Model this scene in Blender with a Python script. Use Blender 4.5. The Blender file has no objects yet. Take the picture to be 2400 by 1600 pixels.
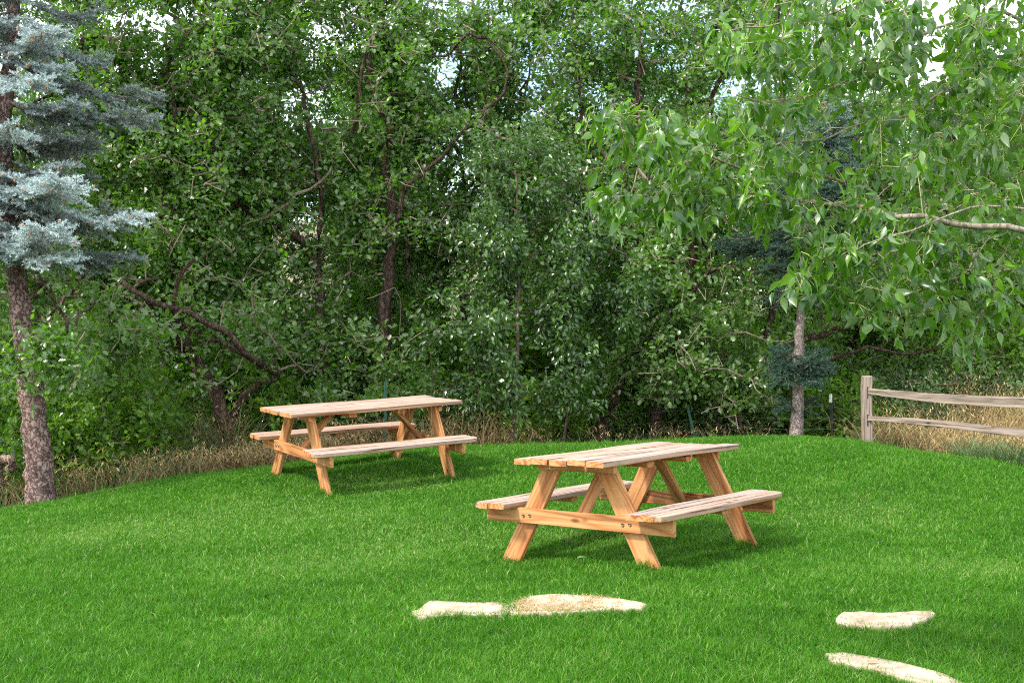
import bpy, math, random
import numpy as np
from mathutils import Vector, Matrix, noise as mnoise
rng = np.random.default_rng(7)
random.seed(7)
scene = bpy.context.scene
COL = scene.collection
R = math.radians

# ---------------------------------------------------------------- camera numbers
F, HX, HY, CZ = 2800.0, 1200.0, 800.0, 1.60
def P(px, py, d):
    """photo pixel (2352 wide picture) and distance -> a point of the garden"""
    px *= 2400 / 2352; py *= 2400 / 2352
    return np.array([(px - HX) / F * d, d, CZ - (py - HY) / F * d])

# ---------------------------------------------------------------- object helpers
def link(o, parent=None):
    COL.objects.link(o)
    if parent is not None: o.parent = parent
    return o
def tag(o, label=None, cat=None, group=None, kind=None):
    if label: o['label'] = label
    if cat: o['category'] = cat
    if group: o['group'] = group
    if kind: o['kind'] = kind
    return o
def empty(name, loc, label=None, cat=None, group=None):
    o = bpy.data.objects.new(name, None); o.empty_display_size = .2
    o.location = loc; link(o)
    return tag(o, label, cat, group)

class MB:
    """collects vertices, faces of several sizes, a tint per vertex"""
    def __init__(s): s.v = []; s.f = {}; s.t = []; s.n = 0; s.wc = []; s.we = []
    def add(s, v, faces, tint=0.5, wc=None, we=None):
        v = np.asarray(v, float).reshape(-1, 3)
        for k in faces:
            a = np.asarray(k)
            if a.size == 0: continue
            if a.ndim == 1: a = a[None]
            s.f.setdefault(a.shape[1], []).append(a + s.n)
        s.v.append(v)
        s.t.append(np.broadcast_to(np.asarray(tint, float), (len(v),)))
        s.wc.append(np.zeros((len(v), 3)) if wc is None else wc)
        s.n += len(v)
    def build(s, name, mat, parent=None, loc=None, smooth=False, grain=False):
        me = bpy.data.meshes.new(name)
        V = np.concatenate(s.v).astype(np.float32)
        me.vertices.add(len(V)); me.vertices.foreach_set('co', V.ravel())
        sizes = sorted(s.f)
        arrs = [np.concatenate(s.f[k]) for k in sizes]
        tot = sum(a.size for a in arrs); nf = sum(len(a) for a in arrs)
        me.loops.add(tot); me.polygons.add(nf)
        me.loops.foreach_set('vertex_index', np.concatenate([a.ravel() for a in arrs]).astype(np.int32))
        ln = np.concatenate([np.full(len(a), a.shape[1]) for a in arrs])
        st = np.concatenate([[0], np.cumsum(ln)[:-1]]).astype(np.int32)
        me.polygons.foreach_set('loop_start', st)
        me.polygons.foreach_set('use_smooth', np.full(nf, smooth))
        at = me.attributes.new('tint', 'FLOAT', 'POINT')
        at.data.foreach_set('value', np.concatenate(s.t).astype(np.float32))
        if grain:
            at = me.attributes.new('wc', 'FLOAT_VECTOR', 'POINT')
            at.data.foreach_set('vector', np.concatenate(s.wc).astype(np.float32).ravel())
        me.update(calc_edges=True)
        me.materials.append(mat)
        o = bpy.data.objects.new(name, me)
        if loc is not None: o.location = loc
        return link(o, parent)

# ---------------------------------------------------------------- materials
def new_mat(name):
    m = bpy.data.materials.new(name); m.use_nodes = True
    nt = m.node_tree; nt.nodes.clear()
    out = nt.nodes.new('ShaderNodeOutputMaterial')
    return m, nt, out
def N(nt, kind, **kw):
    n = nt.nodes.new(kind)
    for k, v in kw.items():
        if k.startswith('i_'):
            key = k[2:]; key = int(key) if key.isdigit() else key.replace('_', ' ')
            n.inputs[key].default_value = v
        else: setattr(n, k, v)
    return n
def ramp(nt, stops, src=None, interp='LINEAR'):
    r = nt.nodes.new('ShaderNodeValToRGB'); r.color_ramp.interpolation = interp
    e = r.color_ramp.elements
    e[0].position, e[0].color = stops[0][0], (*stops[0][1], 1)
    e[1].position, e[1].color = stops[-1][0], (*stops[-1][1], 1)
    for p, c in stops[1:-1]:
        x = e.new(p); x.color = (*c, 1)
    if src is not None: nt.links.new(src, r.inputs[0])
    return r

def leaf_mat(name, stops, back=None, trans=(.16, .36, .03), tf=.35, rough=.42, spec=.5):
    m, nt, out = new_mat(name); L = nt.links.new
    a = N(nt, 'ShaderNodeAttribute', attribute_name='tint')
    r = ramp(nt, stops, a.outputs['Fac'])
    col = r.outputs[0]
    if back:
        g = N(nt, 'ShaderNodeNewGeometry')
        mx = N(nt, 'ShaderNodeMix', data_type='RGBA')
        L(g.outputs['Backfacing'], mx.inputs[0]); L(col, mx.inputs[6]); mx.inputs[7].default_value = (*back, 1)
        col = mx.outputs[2]
    p = N(nt, 'ShaderNodeBsdfPrincipled'); L(col, p.inputs['Base Color'])
    p.inputs['Roughness'].default_value = rough; p.inputs['Specular IOR Level'].default_value = spec
    t = N(nt, 'ShaderNodeBsdfTranslucent')
    tm = N(nt, 'ShaderNodeMix', data_type='RGBA', blend_type='MULTIPLY'); tm.inputs[0].default_value = .0
    tr = ramp(nt, [(0, tuple(c * .6 for c in trans)), (1, trans)], a.outputs['Fac'])
    L(tr.outputs[0], t.inputs['Color'])
    mix = N(nt, 'ShaderNodeMixShader'); mix.inputs[0].default_value = tf
    L(p.outputs[0], mix.inputs[1]); L(t.outputs[0], mix.inputs[2]); L(mix.outputs[0], out.inputs[0])
    nt.nodes.remove(tm)
    return m

def bark_mat(name, c0, c1, scale=9, bump=.6, flaky=False):
    m, nt, out = new_mat(name); L = nt.links.new
    tc = N(nt, 'ShaderNodeTexCoord'); mp = N(nt, 'ShaderNodeMapping'); mp.inputs['Scale'].default_value = (1, 1, .35 if not flaky else .7)
    L(tc.outputs['Object'], mp.inputs[0])
    n1 = N(nt, 'ShaderNodeTexNoise'); n1.inputs['Scale'].default_value = scale * 1.3; n1.inputs['Detail'].default_value = 8; n1.inputs['Roughness'].default_value = .65
    v = N(nt, 'ShaderNodeTexVoronoi'); v.feature = 'DISTANCE_TO_EDGE'; v.inputs['Scale'].default_value = scale * 2.2
    nd = N(nt, 'ShaderNodeMix', data_type='RGBA', blend_type='LINEAR_LIGHT'); nd.inputs[0].default_value = .12
    L(mp.outputs[0], nd.inputs[6]); L(n1.outputs['Color'], nd.inputs[7]); L(nd.outputs[2], v.inputs['Vector'])
    L(mp.outputs[0], n1.inputs['Vector'])
    r = ramp(nt, [(.32, c0), (.5, tuple((a + b) / 2 for a, b in zip(c0, c1))), (.68, c1)], n1.outputs['Fac'])
    rv = ramp(nt, [(0, (.25, .22, .2)), (.12, (1, 1, 1))], v.outputs['Distance'])
    mu = N(nt, 'ShaderNodeMix', data_type='RGBA', blend_type='MULTIPLY'); mu.inputs[0].default_value = .42 if flaky else .75
    L(r.outputs[0], mu.inputs[6]); L(rv.outputs[0], mu.inputs[7])
    ad = N(nt, 'ShaderNodeMath', operation='ADD'); L(n1.outputs['Fac'], ad.inputs[0]); L(rv.outputs[0], ad.inputs[1])
    b = N(nt, 'ShaderNodeBump'); b.inputs['Strength'].default_value = bump; b.inputs['Distance'].default_value = .02; L(ad.outputs[0], b.inputs['Height'])
    p = N(nt, 'ShaderNodeBsdfPrincipled'); p.inputs['Roughness'].default_value = .9; p.inputs['Specular IOR Level'].default_value = .2
    L(mu.outputs[2], p.inputs['Base Color']); L(b.outputs[0], p.inputs['Normal']); L(p.outputs[0], out.inputs[0])
    return m

def wood_mat(name, light, mid, dark, grey, rough=.7, knots=True):
    """pine with ring grain read from the board's own coordinates; tint = how bleached a face is"""
    m, nt, out = new_mat(name); L = nt.links.new
    at = N(nt, 'ShaderNodeAttribute', attribute_name='wc')
    ti = N(nt, 'ShaderNodeAttribute', attribute_name='tint')
    mp = N(nt, 'ShaderNodeMapping'); mp.inputs['Scale'].default_value = (.9, 7, 7); L(at.outputs['Vector'], mp.inputs[0])
    n0 = N(nt, 'ShaderNodeTexNoise'); n0.inputs['Scale'].default_value = 1.3; n0.inputs['Detail'].default_value = 2; L(mp.outputs[0], n0.inputs['Vector'])
    mp2 = N(nt, 'ShaderNodeMapping'); mp2.inputs['Scale'].default_value = (.10, 1, 1); L(at.outputs['Vector'], mp2.inputs[0])
    ng = N(nt, 'ShaderNodeTexNoise'); ng.inputs['Scale'].default_value = 7.5; ng.inputs['Detail'].default_value = 1.5; ng.inputs['Roughness'].default_value = .4; L(mp2.outputs[0], ng.inputs['Vector'])
    k9 = N(nt, 'ShaderNodeMath', operation='MULTIPLY'); k9.inputs[1].default_value = 17; L(ng.outputs['Fac'], k9.inputs[0])
    w = N(nt, 'ShaderNodeMath', operation='PINGPONG'); w.inputs[1].default_value = 1; L(k9.outputs[0], w.inputs[0])
    mp3 = N(nt, 'ShaderNodeMapping'); mp3.inputs['Scale'].default_value = (3, 110, 110); L(at.outputs['Vector'], mp3.inputs[0])
    nf = N(nt, 'ShaderNodeTexNoise'); nf.inputs['Scale'].default_value = 1; nf.inputs['Detail'].default_value = 4; L(mp3.outputs[0], nf.inputs['Vector'])
    mixf = N(nt, 'ShaderNodeMix', data_type='FLOAT'); mixf.inputs[0].default_value = .45
    L(w.outputs[0], mixf.inputs[2]); L(nf.outputs['Fac'], mixf.inputs[3])
    ad = N(nt, 'ShaderNodeMath', operation='MULTIPLY_ADD'); ad.inputs[1].default_value = .8; ad.inputs[2].default_value = -.4
    L(n0.outputs['Fac'], ad.inputs[0])
    su = N(nt, 'ShaderNodeMath', operation='ADD'); L(mixf.outputs[0], su.inputs[0]); L(ad.outputs[0], su.inputs[1])
    warm = ramp(nt, [(.12, dark), (.38, mid), (.8, light)], su.outputs[0])
    # bleached top faces: pale grey pink with thin dark checks and warm patches
    mp4 = N(nt, 'ShaderNodeMapping'); mp4.inputs['Scale'].default_value = (1.3, 48, 48); L(at.outputs['Vector'], mp4.inputs[0])
    n4 = N(nt, 'ShaderNodeTexNoise'); n4.inputs['Scale'].default_value = 1; n4.inputs['Detail'].default_value = 6; n4.inputs['Roughness'].default_value = .6; L(mp4.outputs[0], n4.inputs['Vector'])
    g0 = tuple(c * .16 for c in grey); g1 = tuple(c * .8 for c in grey)
    bl = ramp(nt, [(.40, g0), (.46, g1), (.56, grey), (.75, tuple(min(1, c * 1.15) for c in grey))], n4.outputs['Fac'])
    mw = N(nt, 'ShaderNodeMix', data_type='RGBA'); mw.inputs[0].default_value = .14
    L(bl.outputs[0], mw.inputs[6]); L(warm.outputs[0], mw.inputs[7])
    fin = N(nt, 'ShaderNodeMix', data_type='RGBA'); L(ti.outputs['Fac'], fin.inputs[0]); L(warm.outputs[0], fin.inputs[6]); L(mw.outputs[2], fin.inputs[7])
    col = fin.outputs[2]
    if knots:
        mk = N(nt, 'ShaderNodeMapping'); mk.inputs['Scale'].default_value = (2.6, 6.5, 6.5); L(at.outputs['Vector'], mk.inputs[0])
        vk = N(nt, 'ShaderNodeTexVoronoi'); vk.inputs['Scale'].default_value = 1; L(mk.outputs[0], vk.inputs['Vector'])
        rk = ramp(nt, [(.04, (.22, .11, .06)), (.09, (.62, .5, .42)), (.13, (1, 1, 1))], vk.outputs['Distance'])
        kk = N(nt, 'ShaderNodeMix', data_type='RGBA', blend_type='MULTIPLY'); kk.inputs[0].default_value = .85
        L(col, kk.inputs[6]); L(rk.outputs[0], kk.inputs[7]); col = kk.outputs[2]
    b = N(nt, 'ShaderNodeBump'); b.inputs['Strength'].default_value = .35; b.inputs['Distance'].default_value = .004; L(nf.outputs['Fac'], b.inputs['Height'])
    p = N(nt, 'ShaderNodeBsdfPrincipled'); p.inputs['Roughness'].default_value = rough; p.inputs['Specular IOR Level'].default_value = .3
    L(col, p.inputs['Base Color']); L(b.outputs[0], p.inputs['Normal']); L(p.outputs[0], out.inputs[0])
    return m

def simple_mat(name, c0, c1, scale=12, rough=.8, bump=.3, metal=0, coord='Object', spec=.4):
    m, nt, out = new_mat(name); L = nt.links.new
    tc = N(nt, 'ShaderNodeTexCoord')
    n = N(nt, 'ShaderNodeTexNoise'); n.inputs['Scale'].default_value = scale; n.inputs['Detail'].default_value = 7; n.inputs['Roughness'].default_value = .62
    L(tc.outputs[coord], n.inputs['Vector'])
    r = ramp(nt, [(.33, c0), (.66, c1)], n.outputs['Fac'])
    b = N(nt, 'ShaderNodeBump'); b.inputs['Strength'].default_value = bump; b.inputs['Distance'].default_value = .02; L(n.outputs['Fac'], b.inputs['Height'])
    p = N(nt, 'ShaderNodeBsdfPrincipled'); p.inputs['Roughness'].default_value = rough; p.inputs['Metallic'].default_value = metal; p.inputs['Specular IOR Level'].default_value = spec
    L(r.outputs[0], p.inputs['Base Color']); L(b.outputs[0], p.inputs['Normal']); L(p.outputs[0], out.inputs[0])
    return m

M = {}
M['oak_leaf'] = leaf_mat('oak leaf', [(0, (.026, .076, .010)), (.5, (.064, .162, .015)), (.85, (.120, .250, .024)), (1, (.22, .35, .04))], back=(.14, .22, .07), trans=(.26, .64, .02), tf=.42, rough=.27, spec=.85)
M['glossy_leaf'] = leaf_mat('glossy leaf', [(0, (.022, .062, .014)), (.6, (.052, .125, .020)), (1, (.12, .22, .03))], back=(.12, .19, .08), trans=(.17, .40, .03), tf=.34, rough=.27, spec=.85)  # dark green of the slim trees' own leaves
M['far_leaf'] = leaf_mat('far leaf', [(0, (.050, .12, .014)), (.5, (.105, .22, .020)), (1, (.22, .36, .035))], trans=(.30, .62, .03), tf=.42, rough=.36, spec=.6)  # paler oak green; in the back rows it stands in for sunlight
M['bush_leaf'] = leaf_mat('grey green leaf', [(0, (.06, .12, .035)), (1, (.16, .26, .08))], trans=(.15, .28, .06), tf=.25, rough=.6)
M['poplar_leaf'] = leaf_mat('poplar leaf', [(0, (.020, .066, .009)), (.5, (.054, .145, .012)), (1, (.15, .30, .022))], back=(.17, .25, .11), trans=(.24, .60, .012), tf=.41, rough=.28, spec=.8)
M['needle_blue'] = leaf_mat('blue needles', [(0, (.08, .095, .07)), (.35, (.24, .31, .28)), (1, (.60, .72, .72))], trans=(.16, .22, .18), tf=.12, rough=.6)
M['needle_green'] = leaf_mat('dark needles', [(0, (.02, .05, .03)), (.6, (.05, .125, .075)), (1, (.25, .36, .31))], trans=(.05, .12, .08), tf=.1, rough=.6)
M['grass'] = leaf_mat('lawn blade', [(0, (.020, .085, .003)), (.42, (.048, .182, .005)), (.80, (.098, .27, .013)), (1, (.30, .38, .12))], trans=(.15, .45, .008), tf=.30, rough=.5, spec=.28)
M['straw'] = leaf_mat('dry grass', [(0, (.09, .11, .04)), (.4, (.24, .155, .07)), (.75, (.42, .29, .12)), (1, (.58, .44, .20))], trans=(.3, .22, .1), tf=.2, rough=.6)
M['tallgrass'] = leaf_mat('tall grass', [(0, (.04, .085, .02)), (.6, (.10, .17, .05)), (1, (.22, .29, .11))], trans=(.12, .26, .06), tf=.25, rough=.5)
M['oak_bark'] = bark_mat('oak bark', (.055, .034, .024), (.19, .125, .095), 10, .9)
M['twig'] = bark_mat('twig bark', (.16, .11, .08), (.42, .33, .26), 14, .3)
M['poplar_bark'] = bark_mat('poplar bark', (.24, .20, .14), (.42, .36, .27), 9, .3)
M['poplar_twig'] = simple_mat('poplar twig', (.30, .28, .12), (.45, .42, .22), 20, .6, .1)
M['spruce_bark'] = bark_mat('spruce bark', (.17, .10, .085), (.44, .31, .27), 8, 1.1, True)
M['pale_bark'] = bark_mat('pale spruce bark', (.20, .15, .13), (.48, .39, .35), 12, .9, True)
M['slim_bark'] = bark_mat('slim bark', (.09, .06, .05), (.22, .16, .13), 14, .4)
M['cone'] = simple_mat('cone', (.42, .17, .07), (.62, .30, .15), 40, .6, .2)
M['pine'] = wood_mat('pine boards', (.56, .285, .105), (.45, .17, .04), (.23, .07, .016), (.41, .35, .305))
M['rail'] = wood_mat('weathered rail', (.34, .25, .19), (.26, .185, .135), (.10, .065, .045), (.31, .255, .21))
M['stone'] = simple_mat('flagstone', (.27, .195, .125), (.56, .45, .33), 9, .85, .8)
M['litter'] = simple_mat('leaf litter', (.05, .036, .022), (.17, .125, .075), 6, .95, .8)
M['soil'] = simple_mat('lawn soil', (.018, .05, .010), (.04, .10, .018), 9, .95, .6)
M['bolt'] = simple_mat('bolt', (.30, .22, .14), (.45, .35, .22), 60, .45, .1, .7)
M['tpost'] = simple_mat('green steel', (.03, .10, .06), (.05, .17, .11), 30, .5, .1)
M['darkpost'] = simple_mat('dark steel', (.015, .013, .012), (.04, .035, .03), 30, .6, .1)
M['whitecap'] = simple_mat('white paint', (.55, .58, .58), (.75, .78, .78), 30, .6, .1)
M['wire'] = simple_mat('wire', (.12, .12, .11), (.20, .19, .18), 60, .4, .05, .6)
M['hill'] = simple_mat('dry hillside', (.10, .11, .05), (.26, .19, .13), .35, .95, .3)
M['deadwood'] = bark_mat('dead wood', (.16, .10, .07), (.42, .31, .23), 9, .9)

# ---------------------------------------------------------------- terrain
_c = [(0, 5.55, .0), (-2.6, 5.6, -.02), (2.6, 5.6, .0), (0, 0, 0), (-5, 0, 0), (5, 0, 0), (-6, 6, -.04), (6, 6, .04),
      (.923, 7.795, .118), (.007, 8.49, .040), (1.767, 8.91, .072), (1.9, 9.8, .09), (-1.762, 11.37, .148), (-2.43, 12.306, .238), (-.624, 12.19, .208), (-1.294, 13.12, .33), (0, 10, .12), (-3.2, 9.5, .02), (3.6, 9.5, .13)]
for px, py, d in ((97, 1156, 12.7), (0, 1171, 12.3), (392, 1100, 13.3), (588, 1078, 13.8), (1107, 1025, 14.8), (1470, 1018, 15.3), (1813, 1014, 15.3), (1990, 1019, 14.2), (2097, 1040, 13.4), (2340, 1074, 11.9)):
    q = P(px, py, d); _c.append((q[0], q[1], q[2]))
_c += [(-6.5, 14.5, -.35), (-3.5, 16, -.10), (0, 17, .02), (3, 17.5, .05), (6, 15.5, -.35), (7.5, 12, -.45), (-9, 11, -.35),
       (-12, 20, -.8), (0, 22, -.4), (12, 20, -.5), (-12, 4, -.1), (12, 4, 0), (0, -8, 0), (-12, -8, 0), (12, -8, 0), (0, 30, -.6), (16, 30, -.6), (-16, 30, -.8)]
_c = np.array(_c); XY = _c[:, :2]
def _U(r): return np.where(r > 1e-9, r * r * np.log(np.maximum(r, 1e-9)), 0)
n_ = len(_c); K = _U(np.linalg.norm(XY[:, None] - XY[None], axis=2)) + np.eye(n_) * .03
Q = np.c_[np.ones(n_), XY]; A = np.block([[K, Q], [Q.T, np.zeros((3, 3))]])
_w = np.linalg.solve(A, np.r_[_c[:, 2], 0, 0, 0])
def ground(x, y):
    x = np.asarray(x, float); y = np.asarray(y, float)
    xc = np.clip(x, -14, 16); yc = np.clip(y, -8, 30)
    r = np.sqrt((xc[..., None] - XY[:, 0]) ** 2 + (yc[..., None] - XY[:, 1]) ** 2)
    z = _U(r) @ _w[:n_] + _w[n_] + _w[n_ + 1] * xc + _w[n_ + 2] * yc
    return z
def gz(x, y): return float(ground(np.array([x]), np.array([y]))[0])

def graded(lo, hi, a, b, step, grow=1.25):
    s = list(np.arange(a, b + 1e-6, step)); d = step; v = b
    while v < hi: d *= grow; v += d; s.append(v)
    d = step; v = a
    while v > lo: d *= grow; v -= d; s.insert(0, v)
    return np.array(s)
gx, gy = graded(-500, 500, -9, 10, .3), graded(-60, 600, -2, 20, .3)
X, Y = np.meshgrid(gx, gy); Zg = ground(X, Y)
def grid_faces(ny, nx):
    i = np.arange(ny - 1)[:, None] * nx + np.arange(nx - 1)[None]
    return np.stack([i, i + 1, i + nx + 1, i + nx], -1).reshape(-1, 4)
rough_ = np.array([mnoise.noise(Vector((x * 1.3, y * 1.3, 0))) for x, y in zip(X.ravel(), Y.ravel())]).reshape(X.shape) * .03
b = MB(); b.add(np.stack([X, Y, Zg - .03 + rough_ * .3], -1), [grid_faces(*X.shape)])
tag(b.build('ground', M['litter'], smooth=True), kind='structure')

# lawn outline (plan view)
edge = [(-11, 8.5), (-7.6, 11.3)] + [tuple(P(px, py, d)[:2]) for px, py, d in ((0, 1171, 12.3), (130, 1150, 12.75), (392, 1100, 13.3), (588, 1078, 13.8), (860, 1050, 14.4), (1107, 1025, 14.8), (1470, 1018, 15.3), (1813, 1014, 15.3))] + [(3.95, 14.9), (4.25, 14.2), (4.62, 13.2), (5.1, 11.8), (5.5, 10.7), (6.6, 7.6), (8, 4), (8, -3), (-11, -3)]
edge = np.array(edge)
def inside(x, y, poly=edge):
    res = np.zeros(x.shape, bool); j = len(poly) - 1
    for i in range(len(poly)):
        xi, yi = poly[i]; xj, yj = poly[j]
        c = ((yi > y) != (yj > y)) & (x < (xj - xi) * (y - yi) / (yj - yi + 1e-12) + xi)
        res ^= c; j = i
    return res
lx = np.arange(-11, 8.1, .12); ly = np.arange(-3, 15.8, .12); X, Y = np.meshgrid(lx, ly)
fa = grid_faces(*X.shape); cx = X.ravel()[fa].mean(1); cy = Y.ravel()[fa].mean(1)
fa = fa[inside(cx, cy)]
Zl = ground(X, Y) - .012
b = MB(); b.add(np.stack([X, Y, Zl], -1), [fa])
tag(b.build('lawn', M['soil'], smooth=True), kind='structure')

# far hillside
hx = np.linspace(-260, 260, 60); hy = np.linspace(70, 330, 30); X, Y = np.meshgrid(hx, hy)
prof = np.clip(.78 - (X + 60) / 260, .10, 1.0)
nz = np.array([mnoise.fractal(Vector((x * .02, y * .02, 3)), 1, 2, 4) for x, y in zip(X.ravel(), Y.ravel())]).reshape(X.shape)
Zh = -4 + np.clip((Y - 70) / 90, 0, 1) ** 1.1 * 34 * prof + nz * 4
b = MB(); b.add(np.stack([X, Y, Zh], -1), [grid_faces(*X.shape)])
tag(b.build('hill', M['hill'], smooth=True), kind='structure')

# ---------------------------------------------------------------- grass blades
def fbm(x, y, s, seed=0):
    out = np.zeros(x.shape); r = np.random.default_rng(100 + seed); amp = 1; f = 1 / s
    for o in range(4):
        for k in range(3):
            a = r.uniform(0, 6.28); ph = r.uniform(0, 6.28)
            out += amp * np.sin((x * np.cos(a) + y * np.sin(a)) * f * 6.28 + ph + 1.3 * np.sin((x * np.sin(a) - y * np.cos(a)) * f * 4 + ph))
        amp *= .6; f *= 1.9
    return out / 6
def blades(mb, x, y, z, h, w, bend, tint, seg=2, dirs=None):
    n = len(x); yaw = rng.uniform(0, 2 * np.pi, n); by = rng.uniform(0, 2 * np.pi, n) if dirs is None else dirs
    sx, sy = np.cos(yaw) * w / 2, np.sin(yaw) * w / 2
    vs = []
    for k in range(seg + 1):
        t = k / seg
        off = bend * h * t ** 1.8
        cx_, cy_, cz_ = x + np.cos(by) * off, y + np.sin(by) * off, z + h * t * (1 - .35 * bend * t)
        if k < seg:
            ww = 1 - .35 * t
            vs.append(np.stack([cx_ - sx * ww, cy_ - sy * ww, cz_], 1)); vs.append(np.stack([cx_ + sx * ww, cy_ + sy * ww, cz_], 1))
        else: vs.append(np.stack([cx_, cy_, cz_], 1))
    V = np.stack(vs, 1); m = V.shape[1]; base = np.arange(n)[:, None] * m
    quads = [base + np.array([2 * k, 2 * k + 1, 2 * k + 3, 2 * k + 2]) for k in range(seg - 1)]
    tri = base + np.array([2 * seg - 2, 2 * seg - 1, 2 * seg])
    mb.add(V.reshape(-1, 3), ([np.concatenate(quads)] if quads else []) + [tri], np.repeat(tint, m))

STONES = []   # (centre, half sizes, angle) where no blade grows
def stone_mask(x, y):
    k = np.zeros(x.shape, bool)
    for (pts) in STONES + [np.array([PG(1140, 1390), PG(1225, 1386), PG(1225, 1413), PG(1140, 1413)])]: k |= inside(x, y, pts)
    return k

# ---------------------------------------------------------------- flagstones
def flagstone(outline, top, thick, label, group='flagstones in the lawn', seed=0, bumpy=.012):
    """irregular slab: outline in plan (world xy), top height above the ground, chamfered rough rim"""
    pts = np.array(outline); c = pts.mean(0)
    # densify and roughen the rim
    d = []
    rr = np.random.default_rng(seed)
    for i in range(len(pts)):
        a, b_ = pts[i], pts[(i + 1) % len(pts)]; k = max(2, int(np.linalg.norm(b_ - a) / .05))
        for t in range(k): d.append(a + (b_ - a) * t / k + rr.normal(0, .006, 2))
    d = np.array(d); m = len(d)
    g = gz(*c)
    rings = []
    for s_, dz in ((1.0, -.06), (1.0, top - .016), (.985, top - .003), (.96, top), (.75, top), (.5, top), (.25, top)):
        q = c + (d - c) * s_
        z = ground(q[:, 0], q[:, 1]) + dz + np.array([mnoise.fractal(Vector((x * 4, y * 4, seed)), 1, 2, 3) for x, y in q]) * bumpy * (1 if dz > 0 else 0)
        rings.append(np.c_[q - c, z - g])
    V = np.concatenate(rings + [np.array([[0, 0, top]])])
    F_ = []
    for r in range(len(rings) - 1):
        i = np.arange(m); j = (i + 1) % m
        F_.append(np.stack([r * m + i, r * m + j, (r + 1) * m + j, (r + 1) * m + i], 1))
    i = np.arange(m); k = len(rings) - 1
    tri = np.stack([k * m + i, k * m + (i + 1) % m, np.full(m, len(V) - 1)], 1)
    b = MB(); b.add(V, [np.concatenate(F_), tri])
    o = b.build('flagstone', M['stone'], loc=(c[0], c[1], g), smooth=True)
    STONES.append(c + (pts - c) * .93)
    return tag(o, label, 'stone', group)
def PG(px, py):
    """pixel on the lawn -> plan position on the terrain"""
    px *= 2400 / 2352; py *= 2400 / 2352
    lo, hi = 3.0, 16.0
    for _ in range(50):
        m = (lo + hi) / 2
        z = CZ - (py - HY) / F * m
        if z > gz((px - HX) / F * m, m): lo = m
        else: hi = m
    return ((px - HX) / F * lo, lo)
T_ = .024
flagstone([PG(*p) for p in ((942, 1412), (985, 1390), (1060, 1392), (1110, 1388), (1165, 1388), (1186, 1405), (1150, 1420), (1040, 1417), (960, 1428))], T_, .08, 'long pale flagstone in the lawn, left end bare and pinkish', seed=1)
flagstone([PG(*p) for p in ((1170, 1393), (1215, 1378), (1300, 1373), (1400, 1380), (1488, 1396), (1478, 1408), (1400, 1408), (1290, 1416), (1172, 1418))], T_ + .004, .08, 'pale flagstone covered in yellow dry grass, joined to the bare one at its left', seed=2)
flagstone([PG(*p) for p in ((1912, 1430), (1935, 1418), (2050, 1418), (2143, 1414), (2146, 1426), (2095, 1450), (2020, 1452), (1925, 1444))], .034, .08, 'small flat flagstone with a chipped lower right edge', seed=3, bumpy=.004)
flagstone([PG(*p) for p in ((1895, 1508), (1935, 1504), (2050, 1526), (2150, 1550), (2230, 1580), (2200, 1602), (2110, 1580), (2000, 1548), (1905, 1528))], T_, .08, 'narrow flagstone strip at the bottom edge of the photo with an orange leaf on it', seed=4)

# ---------------------------------------------------------------- lawn grass
DULL = [(*PG(px, py), r_) for px, py, r_ in ((250, 1225, .9), (720, 1290, .7), (620, 1180, .9), (950, 1230, .7), (1330, 1230, .5), (900, 1110, .6), (1950, 1180, .6), (2200, 1300, .5))]
mb = MB()
def lawn_zone(y0, y1, dens, hmul, wid, marg=1.3, side=None):
    xm = y1 * .435 + marg if side is None else side
    n = int((y1 - y0) * 2 * xm * dens)
    x = rng.uniform(-xm, xm, n); y = rng.uniform(y0, y1, n)
    k = inside(x, y) & ~stone_mask(x, y); x, y = x[k], y[k]; n = len(x)
    lo = fbm(x, y, 1.6, 1); mi = fbm(x, y, .45, 2)
    hf = fbm(x, y, .16, 5)
    tint = np.clip(.44 + .20 * lo + .15 * mi + .10 * hf + rng.normal(0, .22, n), 0, .9)
    dull = np.zeros(n)
    for (qx, qy, qr) in DULL: dull += np.exp(-((x - qx) ** 2 + (1.3 * (y - qy)) ** 2) / qr ** 2)
    tint = tint + .13 * np.clip(dull, 0, 1)
    dry = rng.random(n) < (.05 + .22 * np.clip(dull, 0, 1) + .16 * np.clip(lo - .25, 0, 1) + .05 * np.clip(mi, 0, 1)); tint[dry] = rng.uniform(.88, 1, dry.sum())
    # thin worn patch beneath and left of the front table
    h = (rng.uniform(.026, .060, n) * (1 + .30 * mi + .22 * hf)) * hmul * (1 - .3 * np.clip(dull, 0, 1))
    tuft = rng.random(n) < .03; h[tuft] *= 1.5
    blades(mb, x, y, ground(x, y) - .012, h, wid * rng.uniform(.7, 1.25, n), rng.uniform(.15, 1.0, n), tint)
lawn_zone(4.6, 6.6, 17000, 1.15, .0036)
lawn_zone(6.6, 8.6, 12000, 1.05, .0042)
lawn_zone(8.6, 11, 8500, 1.0, .0052)
lawn_zone(11, 15.6, 6000, .95, .0066, .8)
lawn_zone(-2.5, 4.6, 2200, 1.0, .008, side=8)
lawn_zone(4.6, 14.5, 1700, 1.0, .009, side=9)
tag(mb.build('grass', M['grass']), kind='stuff')

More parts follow.
